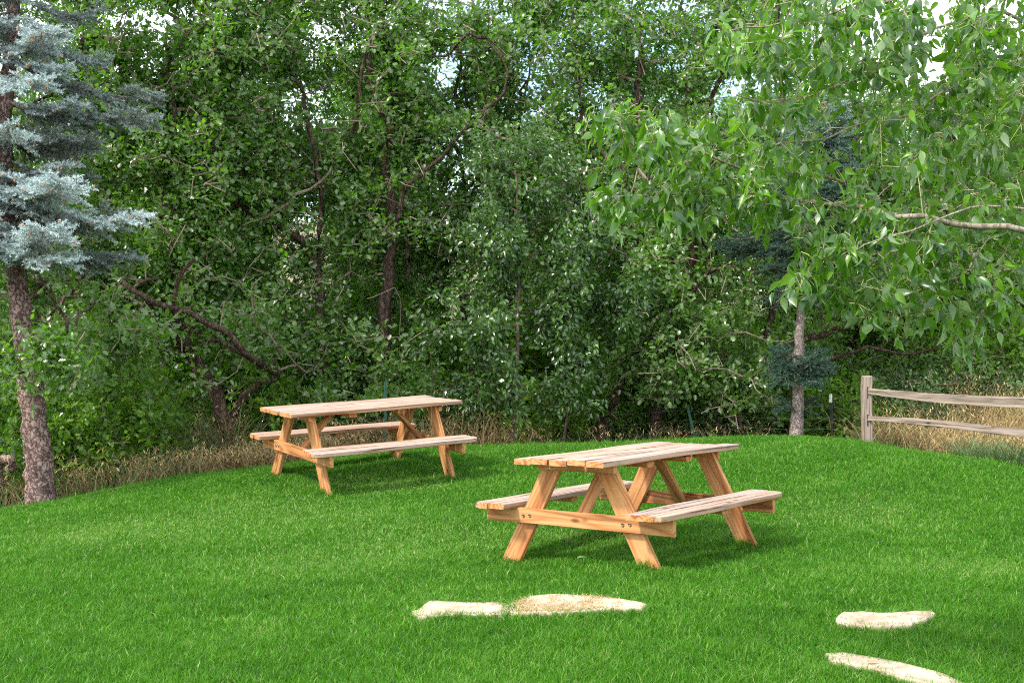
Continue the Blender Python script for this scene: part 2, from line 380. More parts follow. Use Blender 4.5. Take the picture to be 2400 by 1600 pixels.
# straw edging along the left rim of the lawn, dry clippings on the second stone
mb = MB()
def along(points, n, spread):
    pts = np.array(points); seg = np.linalg.norm(np.diff(pts, axis=0), axis=1); cum = np.r_[0, np.cumsum(seg)]
    s = rng.uniform(0, cum[-1], n); i = np.clip(np.searchsorted(cum, s) - 1, 0, len(seg) - 1)
    t = (s - cum[i]) / seg[i]; p = pts[i] + (pts[i + 1] - pts[i]) * t[:, None]
    d = (pts[i + 1] - pts[i]) / seg[i][:, None]; nn = np.stack([-d[:, 1], d[:, 0]], 1)
    off = rng.uniform(spread[0], spread[1], n)
    return p[:, 0] + nn[:, 0] * off, p[:, 1] + nn[:, 1] * off
x, y = along(edge[1:8], 9000, (-.07, .10))
blades(mb, x, y, ground(x, y) - .012, rng.uniform(.02, .05, len(x)), rng.uniform(.006, .010, len(x)), rng.uniform(.5, 1.6, len(x)), rng.uniform(.45, 1, len(x)))
x, y = along(edge[6:12], 3500, (-.03, .10))
blades(mb, x, y, ground(x, y) - .012, rng.uniform(.02, .06, len(x)), rng.uniform(.006, .010, len(x)), rng.uniform(.3, 1.2, len(x)), rng.uniform(.2, .8, len(x)))
x, y = along(edge[1:14], 9000, (-.16, .16)); k = fbm(x, y, .3, 21) > .05; x, y = x[k], y[k]
me_ = MB(); blades(me_, x, y, ground(x, y) - .012, rng.uniform(.03, .12, len(x)) * (1 + .4 * fbm(x, y, .4, 22)), rng.uniform(.005, .009, len(x)), rng.uniform(.2, 1.1, len(x)), rng.uniform(.1, .95, len(x)), seg=3)
tag(me_.build('edge_grass', M['grass']), kind='stuff')
sp = STONES[1]; lo_, hi_ = sp.min(0), sp.max(0)
x = rng.uniform(lo_[0] - .05, hi_[0] - .12, 5200); y = rng.uniform(lo_[1] - .03, hi_[1] - .02, 5200)
k = inside(x, y, sp * 1.0) | (rng.random(5200) < .12); x, y = x[k], y[k]
k = rng.random(len(x)) < np.clip(1 - (y - lo_[1]) / (hi_[1] - lo_[1]) * .9 + .4 * np.sin(x * 23) * np.sin(x * 9 + 1), .05, .8); x, y = x[k], y[k]
blades(mb, x, y, ground(x, y) + .030, rng.uniform(.006, .022, len(x)), rng.uniform(.003, .005, len(x)), rng.uniform(.8, 2.6, len(x)), rng.uniform(.75, 1, len(x)))
tag(mb.build('dry_grass', M['straw']), kind='stuff')
# grass poking over the stones and round the table feet is part of the tuft set below

# tall grass between the lawn and the trees
def tall(name, mat, spots, kind='stuff'):
    mb = MB()
    for (cx0, cy0, rx, ry, n, h0, h1, t0, t1) in spots:
        a = rng.uniform(0, 6.28, n); rr_ = np.sqrt(rng.random(n))
        x = cx0 + np.cos(a) * rr_ * rx; y = cy0 + np.sin(a) * rr_ * ry
        k = ~inside(x, y) & (rng.random(n) < np.clip(np.where(x > 4.4, .85, .5) + .9 * fbm(x, y, .7, 12), .08, 1)); x, y = x[k], y[k]; n = len(x)
        if n == 0: continue
        cl = fbm(x, y, .5, 9)
        h = rng.uniform(h0, h1, n) * (1 + .25 * cl)
        blades(mb, x, y, ground(x, y) - .04, h, rng.uniform(.005, .011, n), rng.uniform(.2, 1.1, n), np.clip(rng.uniform(t0, t1, n) + .1 * cl, 0, 1), seg=4)
        # seed heads: short fat blades at the tips of some stems
        if mat is M['straw']:
            q = rng.random(n) < .4
            for _ in range(3):
                m = q.sum()
                blades(mb, x[q] + rng.normal(0, .05, m), y[q] + rng.normal(0, .05, m), ground(x[q], y[q]) + h[q] * rng.uniform(.45, .95, m), rng.uniform(.04, .09, m), rng.uniform(.008, .014, m), rng.uniform(.5, 1.6, m), rng.uniform(.55, 1, m))
    return tag(mb.build(name, mat), kind=kind)
tall('tall_dry_grass', M['straw'], [
    (-5.4, 13.2, 1.6, .7, 1500, .2, .5, .05, .8), (-4.2, 14.1, 1.3, .6, 2200, .15, .42, .1, .9), (-3.2, 14.5, 1.1, .5, 3600, .14, .36, .25, .95),
    (-3.75, 15.2, .4, .3, 500, .6, 1.15, .1, .7), (-2.6, 15.0, .8, .5, 1600, .2, .5, .2, .9), (-1.3, 15.4, 1.3, .5, 1500, .25, .7, .2, .95), (-.3, 15.5, .8, .35, 700, .12, .35, .3, .95),
    (1.2, 15.9, 2.2, .4, 420, .10, .3, .1, .8), (3.2, 16.0, 1.6, .4, 200, .10, .3, .1, .8),
    (5.2, 14.9, .9, 1.0, 2300, .3, .7, .35, 1), (6.4, 14.9, 1.3, 1.3, 4400, .4, 1.0, .6, 1), (7.7, 16.6, 1.7, 1.4, 9000, .8, 1.75, .6, 1), (6.1, 16.6, 1.0, .8, 1800, .35, .8, .4, 1), (9.6, 16, 1.5, 2, 3000, .7, 1.3, .5, 1)])
tall('tall_green_grass', M['tallgrass'], [
    (-5.3, 13.5, 1.8, .9, 1500, .2, .55, .1, .9), (-3.9, 14.9, 1.6, .6, 1600, .25, .6, .2, .9), (-3.7, 15.1, .5, .3, 300, .6, 1.1, .4, 1), (0, 16.2, 3.4, .5, 1300, .12, .4, 0, .8),
    (5.7, 13.1, .7, 1.3, 5200, .2, .5, .3, 1), (6.6, 12.6, .9, 1.6, 5200, .25, .6, .3, 1), (6.2, 15.0, 1.6, 1.2, 3800, .3, .7, .3, 1), (4.7, 14.9, .45, .6, 700, .12, .4, .1, .8), (7.6, 14, 1, 1.5, 2500, .3, .7, .3, 1)])

# ---------------------------------------------------------------- picnic tables
def board(mb, p0, p1, side, up, w, t, seed=0, seg=10, chamf=.004, clip=(0, 0), bleach=0.0, bow=.004, shear=None, tint=.10):
    """a sawn board from p0 to p1 (centre line); side/up are unit vectors across its width and thickness.
    clip=(near, far): cut this much off the two corners on the + or - side (rounded bench ends)"""
    p0 = np.array(p0, float); p1 = np.array(p1, float); side = np.array(side, float); up = np.array(up, float)
    Ln = np.linalg.norm(p1 - p0); ax = (p1 - p0) / Ln
    rr = np.random.default_rng(seed); ph = rr.uniform(0, 6.28, 4); off = rr.uniform(-5, 5, 3); bleach = bleach * rr.uniform(.72, 1.0); ry_, rz_ = rr.uniform(.02, .12, 2)
    ss = list(np.linspace(0, 1, seg + 1)); c = abs(clip[0])
    if c: ss = sorted(set([0, .3 * c / Ln, c / Ln] + [s for s in ss if c / Ln < s < 1 - c / Ln] + [1 - c / Ln, 1 - .3 * c / Ln, 1]))
    hw, ht = w / 2, t / 2; V = []; W = []; T = []
    for s in ss:
        lo, hi = -hw, hw
        if c:
            dd = min(s, 1 - s) * Ln
            cut = c * (1 - math.sqrt(max(0, 1 - (1 - min(dd / c, 1)) ** 2))) * .75 if dd < c else 0
            if clip[0] > 0: hi -= cut
            else: lo += cut
        end = 1 if s in (0, 1) else 0
        cc = chamf
        wz = bow * (math.sin(s * 3.1 + ph[0]) + .5 * math.sin(s * 9 + ph[1])); wy = bow * .35 * math.sin(s * 6 + ph[2])
        ring = [(lo + cc, -ht), (hi - cc, -ht), (hi, -ht + cc), (hi, ht - cc), (hi - cc, ht), (lo + cc, ht), (lo, ht - cc), (lo, -ht + cc)]
        for k, (a, b_) in enumerate(ring):
            pos = p0 + ax * s * Ln + side * (a + wy) + up * (b_ + wz)
            if shear is not None: pos = pos + ax * (shear * a)
            V.append(pos); W.append((s * Ln + off[0], a + ry_ + off[1] * .02, b_ + rz_)); T.append(0)
    m = 8; n = len(ss); F_ = []
    for r in range(n - 1):
        for i in range(m): F_.append((r * m + i, r * m + (i + 1) % m, (r + 1) * m + (i + 1) % m, (r + 1) * m + i))
    V = np.array(V); W = np.array(W)
    # flat faces get their own vertices on the top so that the bleached tint ends at the edge
    mb.add(V, [np.array(F_)], tint if not bleach else np.tile([.1, .1, bleach * .6, bleach, bleach, bleach, bleach, bleach * .6], n), wc=W)
    for r, o_ in ((0, [7, 6, 5, 4, 3, 2, 1, 0]), (n - 1, list(range(8)))):
        mb.add(V[r * m:r * m + m], [np.array([o_])], .12, wc=W[r * m:r * m + m])

LT, WT, HT, HB, BO, FX, FY, LB = 1.93, .70, .728, .402, .770, .70, .575, 1.85
def picnic_table(pos, yaw, tx, ty, label, seed):
    root = empty('picnic_table', pos, label, 'picnic table', 'picnic tables on the lawn')
    root.rotation_mode = 'XYZ'
    Rm = Matrix.Rotation(yaw, 3, 'Z') @ Matrix.Rotation(tx, 3, 'X') @ Matrix.Rotation(ty, 3, 'Y')
    root.rotation_euler = Rm.to_euler('XYZ')
    rr = np.random.default_rng(seed)
    m = MB(); pw = .1375
    gaps = [.004, .018, .004, .011] if seed < 50 else [.004, .020, .006, .010]
    tot = 5 * pw + sum(gaps); y = -tot / 2
    for i in range(5):
        e = rr.normal(0, .006); dz = rr.normal(0, .0015) + (.006 if (i in (0, 1) and seed < 50) else 0) + (.006 if seed >= 50 and i in (0,) else 0)
        d2 = -.006 if seed >= 50 and i > 2 else 0
        board(m, (-LT / 2 + e, y + pw / 2, HT - .019 + dz + d2), (LT / 2 + e + rr.normal(0, .006), y + pw / 2, HT - .019 + dz + d2), (0, 1, 0), (0, 0, 1), pw, .038, seed * 10 + i, bleach=1)
        y += pw + (gaps[i] if i < 4 else 0)
    m.build('tabletop', M['pine'], root, grain=True)
    for sgn in (-1, 1):
        m = MB()
        board(m, (-LB / 2, sgn * (BO - pw / 2), HB - .019), (LB / 2, sgn * (BO - pw / 2), HB - .019), (0, 1, 0), (0, 0, 1), pw, .038, seed * 10 + 20 + sgn, clip=(.085 * sgn, 0), bleach=1)
        board(m, (-LB / 2 + .01, sgn * (BO - pw * 1.5 - .004), HB - .019), (LB / 2 - .006, sgn * (BO - pw * 1.5 - .004), HB - .019), (0, 1, 0), (0, 0, 1), pw, .038, seed * 10 + 23 + sgn, bleach=1)
        m.build('bench_seat', M['pine'], root, grain=True)
    zc = HT - .038 - .003; zb = HB - .038 - .002
    for ex in (-1, 1):
        xo = ex * FX                      # inner plane of the legs
        # A-frame legs: inside the beam and cleat
        for sy in (-1, 1):
            m = MB(); z0, z1 = -.05, zc - .002
            y0, y1 = sy * (FY + .02), sy * .205
            slope = (y1 - y0) / (z1 - z0); ln = math.sqrt(1 + slope ** 2)
            axv = np.array([0, slope, 1]) / ln; hw = .14 * ln
            # horizontal section width grows with the lean; cross section sheared so both ends sit level
            board(m, (xo, y0, z0), (xo, y1, z1), (0, 1, 0), (1, 0, 0), hw, .038, seed * 10 + 40 + ex * 2 + sy, bow=.001, chamf=.003)
            m.build('leg', M['pine'], root, grain=True)
        m = MB(); bx = xo + ex * .040
        board(m, (bx, -BO + .012, zb - .052), (bx, BO - .012, zb - .052), (0, 0, 1), (1, 0, 0), .104, .038, seed * 10 + 60 + ex, bow=.001)
        beam = m.build('cross_beam', M['pine'], root, grain=True)
        m = MB()
        board(m, (bx, -.31, zc - .024), (bx, .31, zc - .024), (0, 0, 1), (1, 0, 0), .048, .038, seed * 10 + 63 + ex, bow=.0005)
        m.build('top_cleat', M['pine'], root, grain=True)
        # carriage bolts on the beam
        for sy in (-1, 1):
            yl = sy * (FY + (.205 - FY) * ((zb - .05) / zc))
            for k in (-1, 1):
                m = MB(); cx_, cy_, cz_ = bx + ex * .019, yl + k * .028, zb - .05 - .003 * k
                V = [(cx_ + ex * .009, cy_, cz_)]; nn = 10
                for rad, dx in ((.009, .008), (.0135, .004), (.0145, -.002)):
                    for i in range(nn):
                        a = i / nn * 6.2832; V.append((cx_ + ex * dx, cy_ + math.cos(a) * rad, cz_ + math.sin(a) * rad))
                tri = [(0, 1 + i, 1 + (i + 1) % nn) for i in range(nn)]
                qd = [(1 + r * nn + i, 1 + r * nn + (i + 1) % nn, 1 + (r + 1) * nn + (i + 1) % nn, 1 + (r + 1) * nn + i) for r in range(2) for i in range(nn)]
                m.add(V, [np.array(tri), np.array(qd)]); m.build('bolt', M['bolt'], beam, smooth=True)
        # long brace from the middle cleat down to the beam
        m = MB(); q0 = np.array([ex * .36, 0, zc - .030]); q1 = np.array([bx - ex * .019, 0, zb - .085])
        ax = (q1 - q0) / np.linalg.norm(q1 - q0); up = np.cross(ax, (0, 1, 0))
        board(m, q0, q1 - ax * .02, (0, 1, 0), up, .088, .038, seed * 10 + 70 + ex, bow=.0005)
        m.build('brace', M['pine'], root, grain=True)
    for ex in (-1, 1):
        m = MB(); board(m, (ex * .275, -.31, zc - .019), (ex * .275, .31, zc - .019), (1, 0, 0), (0, 0, 1), .088, .038, seed * 10 + 80 + ex, bow=0)
        m.build('top_cleat', M['pine'], root, grain=True)
    for sgn in (-1, 1):
        m = MB(); board(m, (0, sgn * (BO - .255), zb - .017), (0, sgn * (BO - .035), zb - .017), (1, 0, 0), (0, 0, 1), .088, .034, seed * 10 + 83 + sgn, bow=0)
        m.build('bench_cleat', M['pine'], root, grain=True)
    return root
picnic_table((.887, 8.70, CZ - 1.528), .923, -.014, .009, 'nearer pine picnic table, five top boards, two pairs of bolts in its front beam', 11)
picnic_table((-1.528, 12.247, CZ - 1.364), .622, .063, -.036, 'farther pine picnic table on the left in front of the oaks, top seen almost edge-on', 57)

# ---------------------------------------------------------------- split rail fence
def prism_path(mb, pts, widths, heights, seed, nseg=4, side=None, rough_=.006):
    pts = np.array(pts, float); n = len(pts); rr = np.random.default_rng(seed); V = []; W = []
    ax = pts[-1] - pts[0]; ax /= np.linalg.norm(ax)
    sd = np.cross(ax, (0, 0, 1)) if side is None else np.array(side, float); sd /= np.linalg.norm(sd); up = np.cross(sd, ax)
    off = rr.uniform(-4, 4); shape = rr.uniform(.82, 1.1, 8)
    for i in range(n):
        hw, hh = widths[i] / 2, heights[i] / 2; c = .25
        ring = [(-hw * .9, -hh), (hw * .9, -hh), (hw, -hh * .7), (hw, hh * .7), (hw * .8, hh), (-hw * .8, hh), (-hw, hh * .7), (-hw, -hh * .7)]
        for k, (a, b_) in enumerate(ring):
            jit = rr.normal(0, rough_ * .35, 2)
            V.append(pts[i] + sd * (a * shape[k] + jit[0]) + up * (b_ * shape[k] + jit[1])); W.append((np.dot(pts[i] - pts[0], ax) + off, a + .05, b_ + .06))
    F_ = [(r * 8 + i, r * 8 + (i + 1) % 8, (r + 1) * 8 + (i + 1) % 8, (r + 1) * 8 + i) for r in range(n - 1) for i in range(8)]
    mb.add(V, [np.array(F_), np.array([[7, 6, 5, 4, 3, 2, 1, 0]]), np.array([[(n - 1) * 8 + i for i in range(8)]])], .75, wc=np.array(W))
pA = np.array([4.215, 14.2]); pB = np.array([5.14, 11.55]); dirf = (pB - pA) / np.linalg.norm(pB - pA)
froot = empty('split_rail_fence', (pA[0], pA[1], gz(*pA)), 'weathered two-rail split rail fence at the right edge of the lawn', 'fence')
posts = [pA, pB, pB + dirf * 2.8, pB + dirf * 5.6]
og = np.array([pA[0], pA[1], gz(*pA)])
nrm = np.array([dirf[1], -dirf[0]])
for i, p in enumerate(posts):
    g = gz(*p) if i else .384; m = MB(); zt = g + .81; zz = np.linspace(g - .3, zt - .012, 9)
    pts = [(p[0] - og[0] + (.006 * math.sin(z * 5)), p[1] - og[1], z - og[2]) for z in zz] + [(p[0] - og[0], p[1] - og[1], zt - og[2])]
    prism_path(m, pts, [.125] * 9 + [.10], [.115] * 9 + [.09], 30 + i, side=(nrm[0] * .3 + 1, nrm[1] * .3, 0), rough_=.004)
    po = m.build('post', M['rail'], froot, grain=True)
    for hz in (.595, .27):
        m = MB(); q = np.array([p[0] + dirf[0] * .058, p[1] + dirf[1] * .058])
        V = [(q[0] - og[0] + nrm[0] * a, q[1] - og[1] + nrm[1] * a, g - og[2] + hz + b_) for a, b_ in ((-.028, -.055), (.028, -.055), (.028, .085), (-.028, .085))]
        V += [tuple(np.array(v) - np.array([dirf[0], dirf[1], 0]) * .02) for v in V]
        m.add(V, [np.array([(0, 1, 2, 3), (0, 4, 5, 1), (1, 5, 6, 2), (2, 6, 7, 3), (3, 7, 4, 0)])]); m.build('mortise_shade', M['darkpost'], po)  # flat dark block in the post face paints the shade of the hole
for i in range(3):
    a, c = posts[i], posts[i + 1]; ga, gc = (gz(*a) if i else .384), gz(*c)
    for hz, hz2, sd_ in ((.600, .700, 40), (.285, .375, 44)):
        zc_ = (hz2 if i == 0 else hz) 
        m = MB(); pts = []
        n = 15
        za = ga + hz; zb_ = (CZ - (.611 if hz > .5 else .885)) if i == 0 else gc + hz
        za = (CZ - (.593 if hz > .5 else .913)) if i == 0 else ga + hz
        if i: za += .02; zb_ += .0
        for k in range(n + 1):
            t = k / n; w_ = t * 1.0
            p = a + (c - a) * t + dirf * (.03 if k == 0 else 0)
            pts.append((p[0] - og[0], p[1] - og[1], za + (zb_ - za) * t + .012 * math.sin(t * 5 + sd_) - og[2]))
        hs = [(.056 + .040 * math.sin(min(1, k / n * 1.3) * 1.5)) for k in range(n + 1)] if hz > .5 else [(.056 + .026 * math.sin(min(1, k / n * 1.3) * 1.5)) for k in range(n + 1)]
        prism_path(m, pts, [.05 + .03 * math.sin(k / n * 3.14) for k in range(n + 1)], hs, sd_ + i, rough_=.007)
        m.build('rail', M['rail'], froot, grain=True)

# ---------------------------------------------------------------- trees
def resample(pts, step):
    pts = np.array(pts, float); seg = np.linalg.norm(np.diff(pts, axis=0), axis=1); cum = np.r_[0, np.cumsum(seg)]
    n = max(2, int(cum[-1] / step) + 1); s = np.linspace(0, cum[-1], n)
    return np.stack([np.interp(s, cum, pts[:, k]) for k in range(3)], 1)
class Skel:
    """a tree skeleton: nodes with a parent, grown towards leaf targets; thickness follows what each limb carries"""
    def __init__(s, seed):
        s.p = []; s.par = []; s.fix = []; s.rr = np.random.default_rng(seed)
    def limb(s, pts, r0, r1, attach=None, step=.16, wob=.02):
        q = resample(pts, step); n = len(q); q[1:] += s.rr.normal(0, wob, (n - 1, 3))
        if attach is None and s.p: attach = int(np.argmin(np.linalg.norm(np.array(s.p) - q[0], axis=1)))
        for i in range(n):
            s.p.append(q[i]); s.par.append(attach if i == 0 else len(s.p) - 2); s.fix.append(r0 + (r1 - r0) * (i / (n - 1)) ** .8)
        return len(s.p) - 1
    def grow(s, targets, step=.2, jit=.05, root_pen=.0, sag=0.06, straight=0.):
        cap = len(s.p) + len(targets) * 14 + 50
        A = np.zeros((cap, 3)); n = len(s.p); A[:n] = s.p; D = np.zeros(cap)
        base = A[:n].copy()
        d0 = np.array([np.min(np.linalg.norm(base - t, axis=1)) for t in targets])
        s.tips = []; s.tdir = []
        for ti in np.argsort(d0 + s.rr.normal(0, .12, len(targets))):
            t = targets[ti]; v = A[:n] - t; dist = np.sqrt((v * v).sum(1))
            # prefer attachment below the target so limbs rise, and penalise long detours
            c = dist + .25 * np.clip(v[:, 2], 0, None) + root_pen * D[:n]
            j = int(np.argmin(c)); L_ = dist[j]; k = max(1, int(L_ / step)); a = A[j].copy(); last = j
            ctrl = a + (t - a) * .5 + s.rr.normal(0, jit, 3) * L_ + np.array([0, 0, sag * L_])
            for i in range(1, k + 1):
                u = i / k; q = (1 - u) ** 2 * a + 2 * u * (1 - u) * ctrl + u * u * t
                if i < k: q = q + s.rr.normal(0, jit * .28, 3)
                if n >= cap: break
                A[n] = q; D[n] = D[last] + L_ / k; s.p.append(q); s.par.append(last); s.fix.append(0); last = n; n += 1
            s.tips.append(last); dv = t - ctrl; s.tdir.append(dv / (np.linalg.norm(dv) + 1e-9))
    def radii(s, tip=.003, expo=2.3):
        n = len(s.p); acc = np.zeros(n); par = np.array([-1 if p is None else p for p in s.par])
        r = np.zeros(n); fix = np.array(s.fix)
        bare = set(getattr(s, 'bare', ()))
        for i in range(n - 1, -1, -1):
            v = acc[i] if acc[i] > 0 else (tip * (2.0 if i in bare else 1)) ** expo
            r[i] = v ** (1 / expo)
            if fix[i] > 0: r[i] = fix[i]
            if par[i] >= 0 and not (fix[i] > 0): acc[par[i]] += v
        s.r = r; s.parr = par
        return r
    def mesh(s, thick, thin, thr, minr=0.0):
        P_ = np.array(s.p); n = len(P_); par = s.parr; r = s.r
        kids = [[] for _ in range(n)]
        for i in range(n):
            if par[i] >= 0: kids[par[i]].append(i)
        main = [-1] * n
        for i in range(n):
            if kids[i]: main[i] = max(kids[i], key=lambda k: (s.fix[k] > 0, r[k]))
        for i in range(n):
            if par[i] >= 0 and main[par[i]] == i: continue
            chain = [] if par[i] < 0 else [par[i]]
            k = i
            while k >= 0: chain.append(k); k = main[k]
            if len(chain) < 2: continue
            rad = r[chain].copy()
            if par[i] >= 0: rad[0] = min(rad[0], rad[1] * 1.15)
            if rad.max() < minr: continue
            mb = thick if rad.max() >= thr else thin
            tube(mb, P_[chain], rad, 9 if rad.max() > .05 else (5 if rad.max() > .014 else 3), s.rr)
def tube(mb, pts, rad, sides, rr, lump=.0):
    n = len(pts); T = np.gradient(pts, axis=0); T /= np.linalg.norm(T, axis=1)[:, None] + 1e-9
    ref = np.array([0, 0, 1.]) if abs(T[0, 2]) < .8 else np.array([1., 0, 0])
    U = np.cross(T, ref); U /= np.linalg.norm(U, axis=1)[:, None] + 1e-9; W = np.cross(T, U)
    a = np.arange(sides) / sides * 2 * np.pi
    rv = rad[:, None] * (1 + (rr.normal(0, .07, (n, sides)) if sides > 5 else 0))
    V = pts[:, None] + rv[..., None] * (np.cos(a)[None, :, None] * U[:, None] + np.sin(a)[None, :, None] * W[:, None])
    i = np.arange(sides); j = (i + 1) % sides
    F_ = np.concatenate([np.stack([k * sides + i, k * sides + j, (k + 1) * sides + j, (k + 1) * sides + i], 1) for k in range(n - 1)])
    mb.add(V.reshape(-1, 3), [F_], .5)

def unit(v): return v / (np.linalg.norm(v, axis=-1, keepdims=True) + 1e-9)
# leaf shapes: (verts along x = length, y = across, z = fold), faces
OAK_V = np.array([(0, 0, 0), (.30, 0, .0), (.52, 0, -.01), (.74, 0, -.02),
                  (.12, .13, .03), (.26, .30, .07), (.36, .30, .07), (.42, .11, .02), (.52, .36, .08), (.63, .34, .07), (.66, .12, .02), (.78, .26, .04), (.90, .18, .02), (1.0, .0, -.03),
                  (.12, -.13, .03), (.26, -.30, .07), (.36, -.30, .07), (.42, -.11, .02), (.52, -.36, .08), (.63, -.34, .07), (.66, -.12, .02), (.78, -.26, .04), (.90, -.18, .02)], float)
OAK_F = [np.array([(0, 4, 7, 1), (4, 5, 6, 7), (1, 7, 10, 2), (7, 8, 9, 10), (2, 10, 12, 3), (0, 1, 17, 14), (14, 17, 16, 15), (1, 2, 20, 17), (17, 20, 19, 18), (2, 3, 22, 20)]), np.array([(10, 11, 12), (3, 12, 13), (20, 22, 21), (3, 13, 22)])]
OAK2_V = np.array([(0, 0, 0), (.38, 0, -.01), (.7, 0, -.02), (.28, .32, .06), (.42, .12, .02), (.62, .36, .06), (1, 0, 0), (.28, -.32, .06), (.42, -.12, .02), (.62, -.36, .06)], float)
OAK2_F = [np.array([(0, 3, 4, 1), (1, 4, 5, 2), (0, 1, 8, 7), (1, 2, 9, 8)]), np.array([(2, 5, 6), (2, 6, 9)])]
OV_V = np.array([(0, 0, 0), (.22, .20, .05), (.5, .26, .06), (.78, .15, .02), (1, 0, -.06), (.22, -.20, .05), (.5, -.26, .06), (.78, -.15, .02), (.5, 0, 0)], float)
OV_F = [np.array([(0, 8, 2, 1), (8, 4, 3, 2), (0, 5, 6, 8), (8, 6, 7, 4)])]
POP_V = np.array([(0, 0, 0), (.08, .11, .03), (.24, .215, .07), (.46, .215, .07), (.68, .135, .03), (.86, .06, -.02), (1.04, 0, -.09), (.08, -.11, .03), (.24, -.215, .07), (.46, -.215, .07), (.68, -.135, .03), (.86, -.06, -.02), (.24, 0, 0), (.46, 0, 0), (.68, 0, -.02)], float)
POP_F = [np.array([(0, 12, 2, 1), (12, 13, 3, 2), (13, 14, 4, 3), (14, 6, 5, 4), (0, 7, 8, 12), (12, 8, 9, 13), (13, 9, 10, 14), (14, 10, 11, 6)])]
SM_V = np.array([(0, 0, 0), (.5, .3, .05), (1, 0, 0), (.5, -.3, .05)], float); SM_F = [np.array([(0, 3, 2, 1)])]
def place_leaves(mb, pos, axis, nrm, size, shape, tint, curl=0.0):
    V0, F0 = shape; n = len(pos); m = len(V0)
    ax = unit(axis); sd = unit(np.cross(nrm, ax)); nn = np.cross(ax, sd)
    L_ = V0[None].repeat(n, 0).copy()
    cu = rng.uniform(-.25, .35, (n, 1)) + curl
    L_[..., 2] = L_[..., 2] * rng.uniform(.2, 1.8, (n, 1)) - cu * V0[None, :, 0] ** 2 * .5
    L_[..., 1] *= rng.uniform(.8, 1.15, (n, 1))
    V = pos[:, None] + size[:, None, None] * (L_[..., :1] * ax[:, None] + L_[..., 1:2] * sd[:, None] + L_[..., 2:] * nn[:, None])
    base = (np.arange(n) * m)
    mb.add(V.reshape(-1, 3), [(f[None] + base[:, None, None]).reshape(-1, f.shape[1]) for f in F0], np.repeat(tint, m))
def foliage(mb, sk, per, spread, size, shape, droop=0., up=.8, tintbase=None, inner=.25):
    T_ = np.array([sk.p[i] for i in sk.tips]); Dr = np.array(sk.tdir); n = len(T_)
    k = rng.poisson(per, n).clip(2); idx = np.repeat(np.arange(n), k); N_ = len(idx)
    d = unit(Dr[idx] * .55 + rng.normal(0, .6, (N_, 3)) + np.array([0, 0, .15]))
    pos = T_[idx] + d * (rng.uniform(.1, 1, N_) ** .7 * spread)[:, None] - Dr[idx] * (rng.uniform(0, inner, N_))[:, None]
    ax = unit(d + rng.normal(0, .5, (N_, 3)) + np.array([0, 0, -droop]))
    nr = unit(rng.normal(0, .55, (N_, 3)) + np.array([-.18, -.34, up * .8]))
    tb = rng.normal(.42, .2, n)[idx] if tintbase is None else tintbase[idx]
    tint = np.clip(tb + rng.normal(0, .15, N_), 0, 1)
    place_leaves(mb, pos, ax, nr, rng.uniform(*size, N_), shape, tint, curl=.15)
def blob_targets(ells, n, seed, hole=.0, hscale=.9, zmin=None):
    """points in a union of ellipsoids (centre, radii), thinned by a clump field so that the crown has gaps"""
    rr = np.random.default_rng(seed); vol = np.array([np.prod(e[1]) * (e[2] if len(e) > 2 else 1) for e in ells]); vol = vol / vol.sum(); out = []
    tries = 0
    while len(out) < n and tries < n * 30:
        tries += 1
        c, r = ells[rr.choice(len(ells), p=vol)][:2]
        v = rr.normal(0, 1, 3); v /= np.linalg.norm(v); v *= rr.random() ** (1 / 2.0) * (1 + .16 * abs(rr.normal()))
        p = np.array(c) + v * np.array(r)
        if mnoise.noise(Vector(p / hscale) + Vector((seed * 3.1, 0, 0))) < hole: continue
        if zmin is not None and p[2] < zmin: continue
        out.append(p)
    return np.array(out)

def build_tree(name, label, cat, base, skel, mats, crown_mb, thr=.028, group=None, minr=0.0, twigs=True):
    """empty at the foot > trunk, branches, crown"""
    base = np.array(base, float)
    root = empty(name, base, label, cat, group)
    skel.radii(); th, tn = MB(), MB(); skel.mesh(th, tn, thr, minr)
    def shift(mb):
        mb.v = [v - base for v in mb.v]; return mb
    if th.n: shift(th).build('trunk', mats[0], root, smooth=True)
    if tn.n and twigs: shift(tn).build('branches', mats[1], root, smooth=False)
    shift(crown_mb).build('crown', mats[2], root)
    return root
def copy_thing(root, loc, rotz, sc, label, group=None):
    r = root.copy(); COL.objects.link(r); r.location = loc; r.rotation_euler = (0, 0, rotz); r.scale = (sc, sc, sc)
    r['label'] = label
    if group: r['group'] = group
    for ch in list(root.children):
        c = ch.copy(); COL.objects.link(c); c.parent = r; c.matrix_parent_inverse = ch.matrix_parent_inverse.copy()
    return r

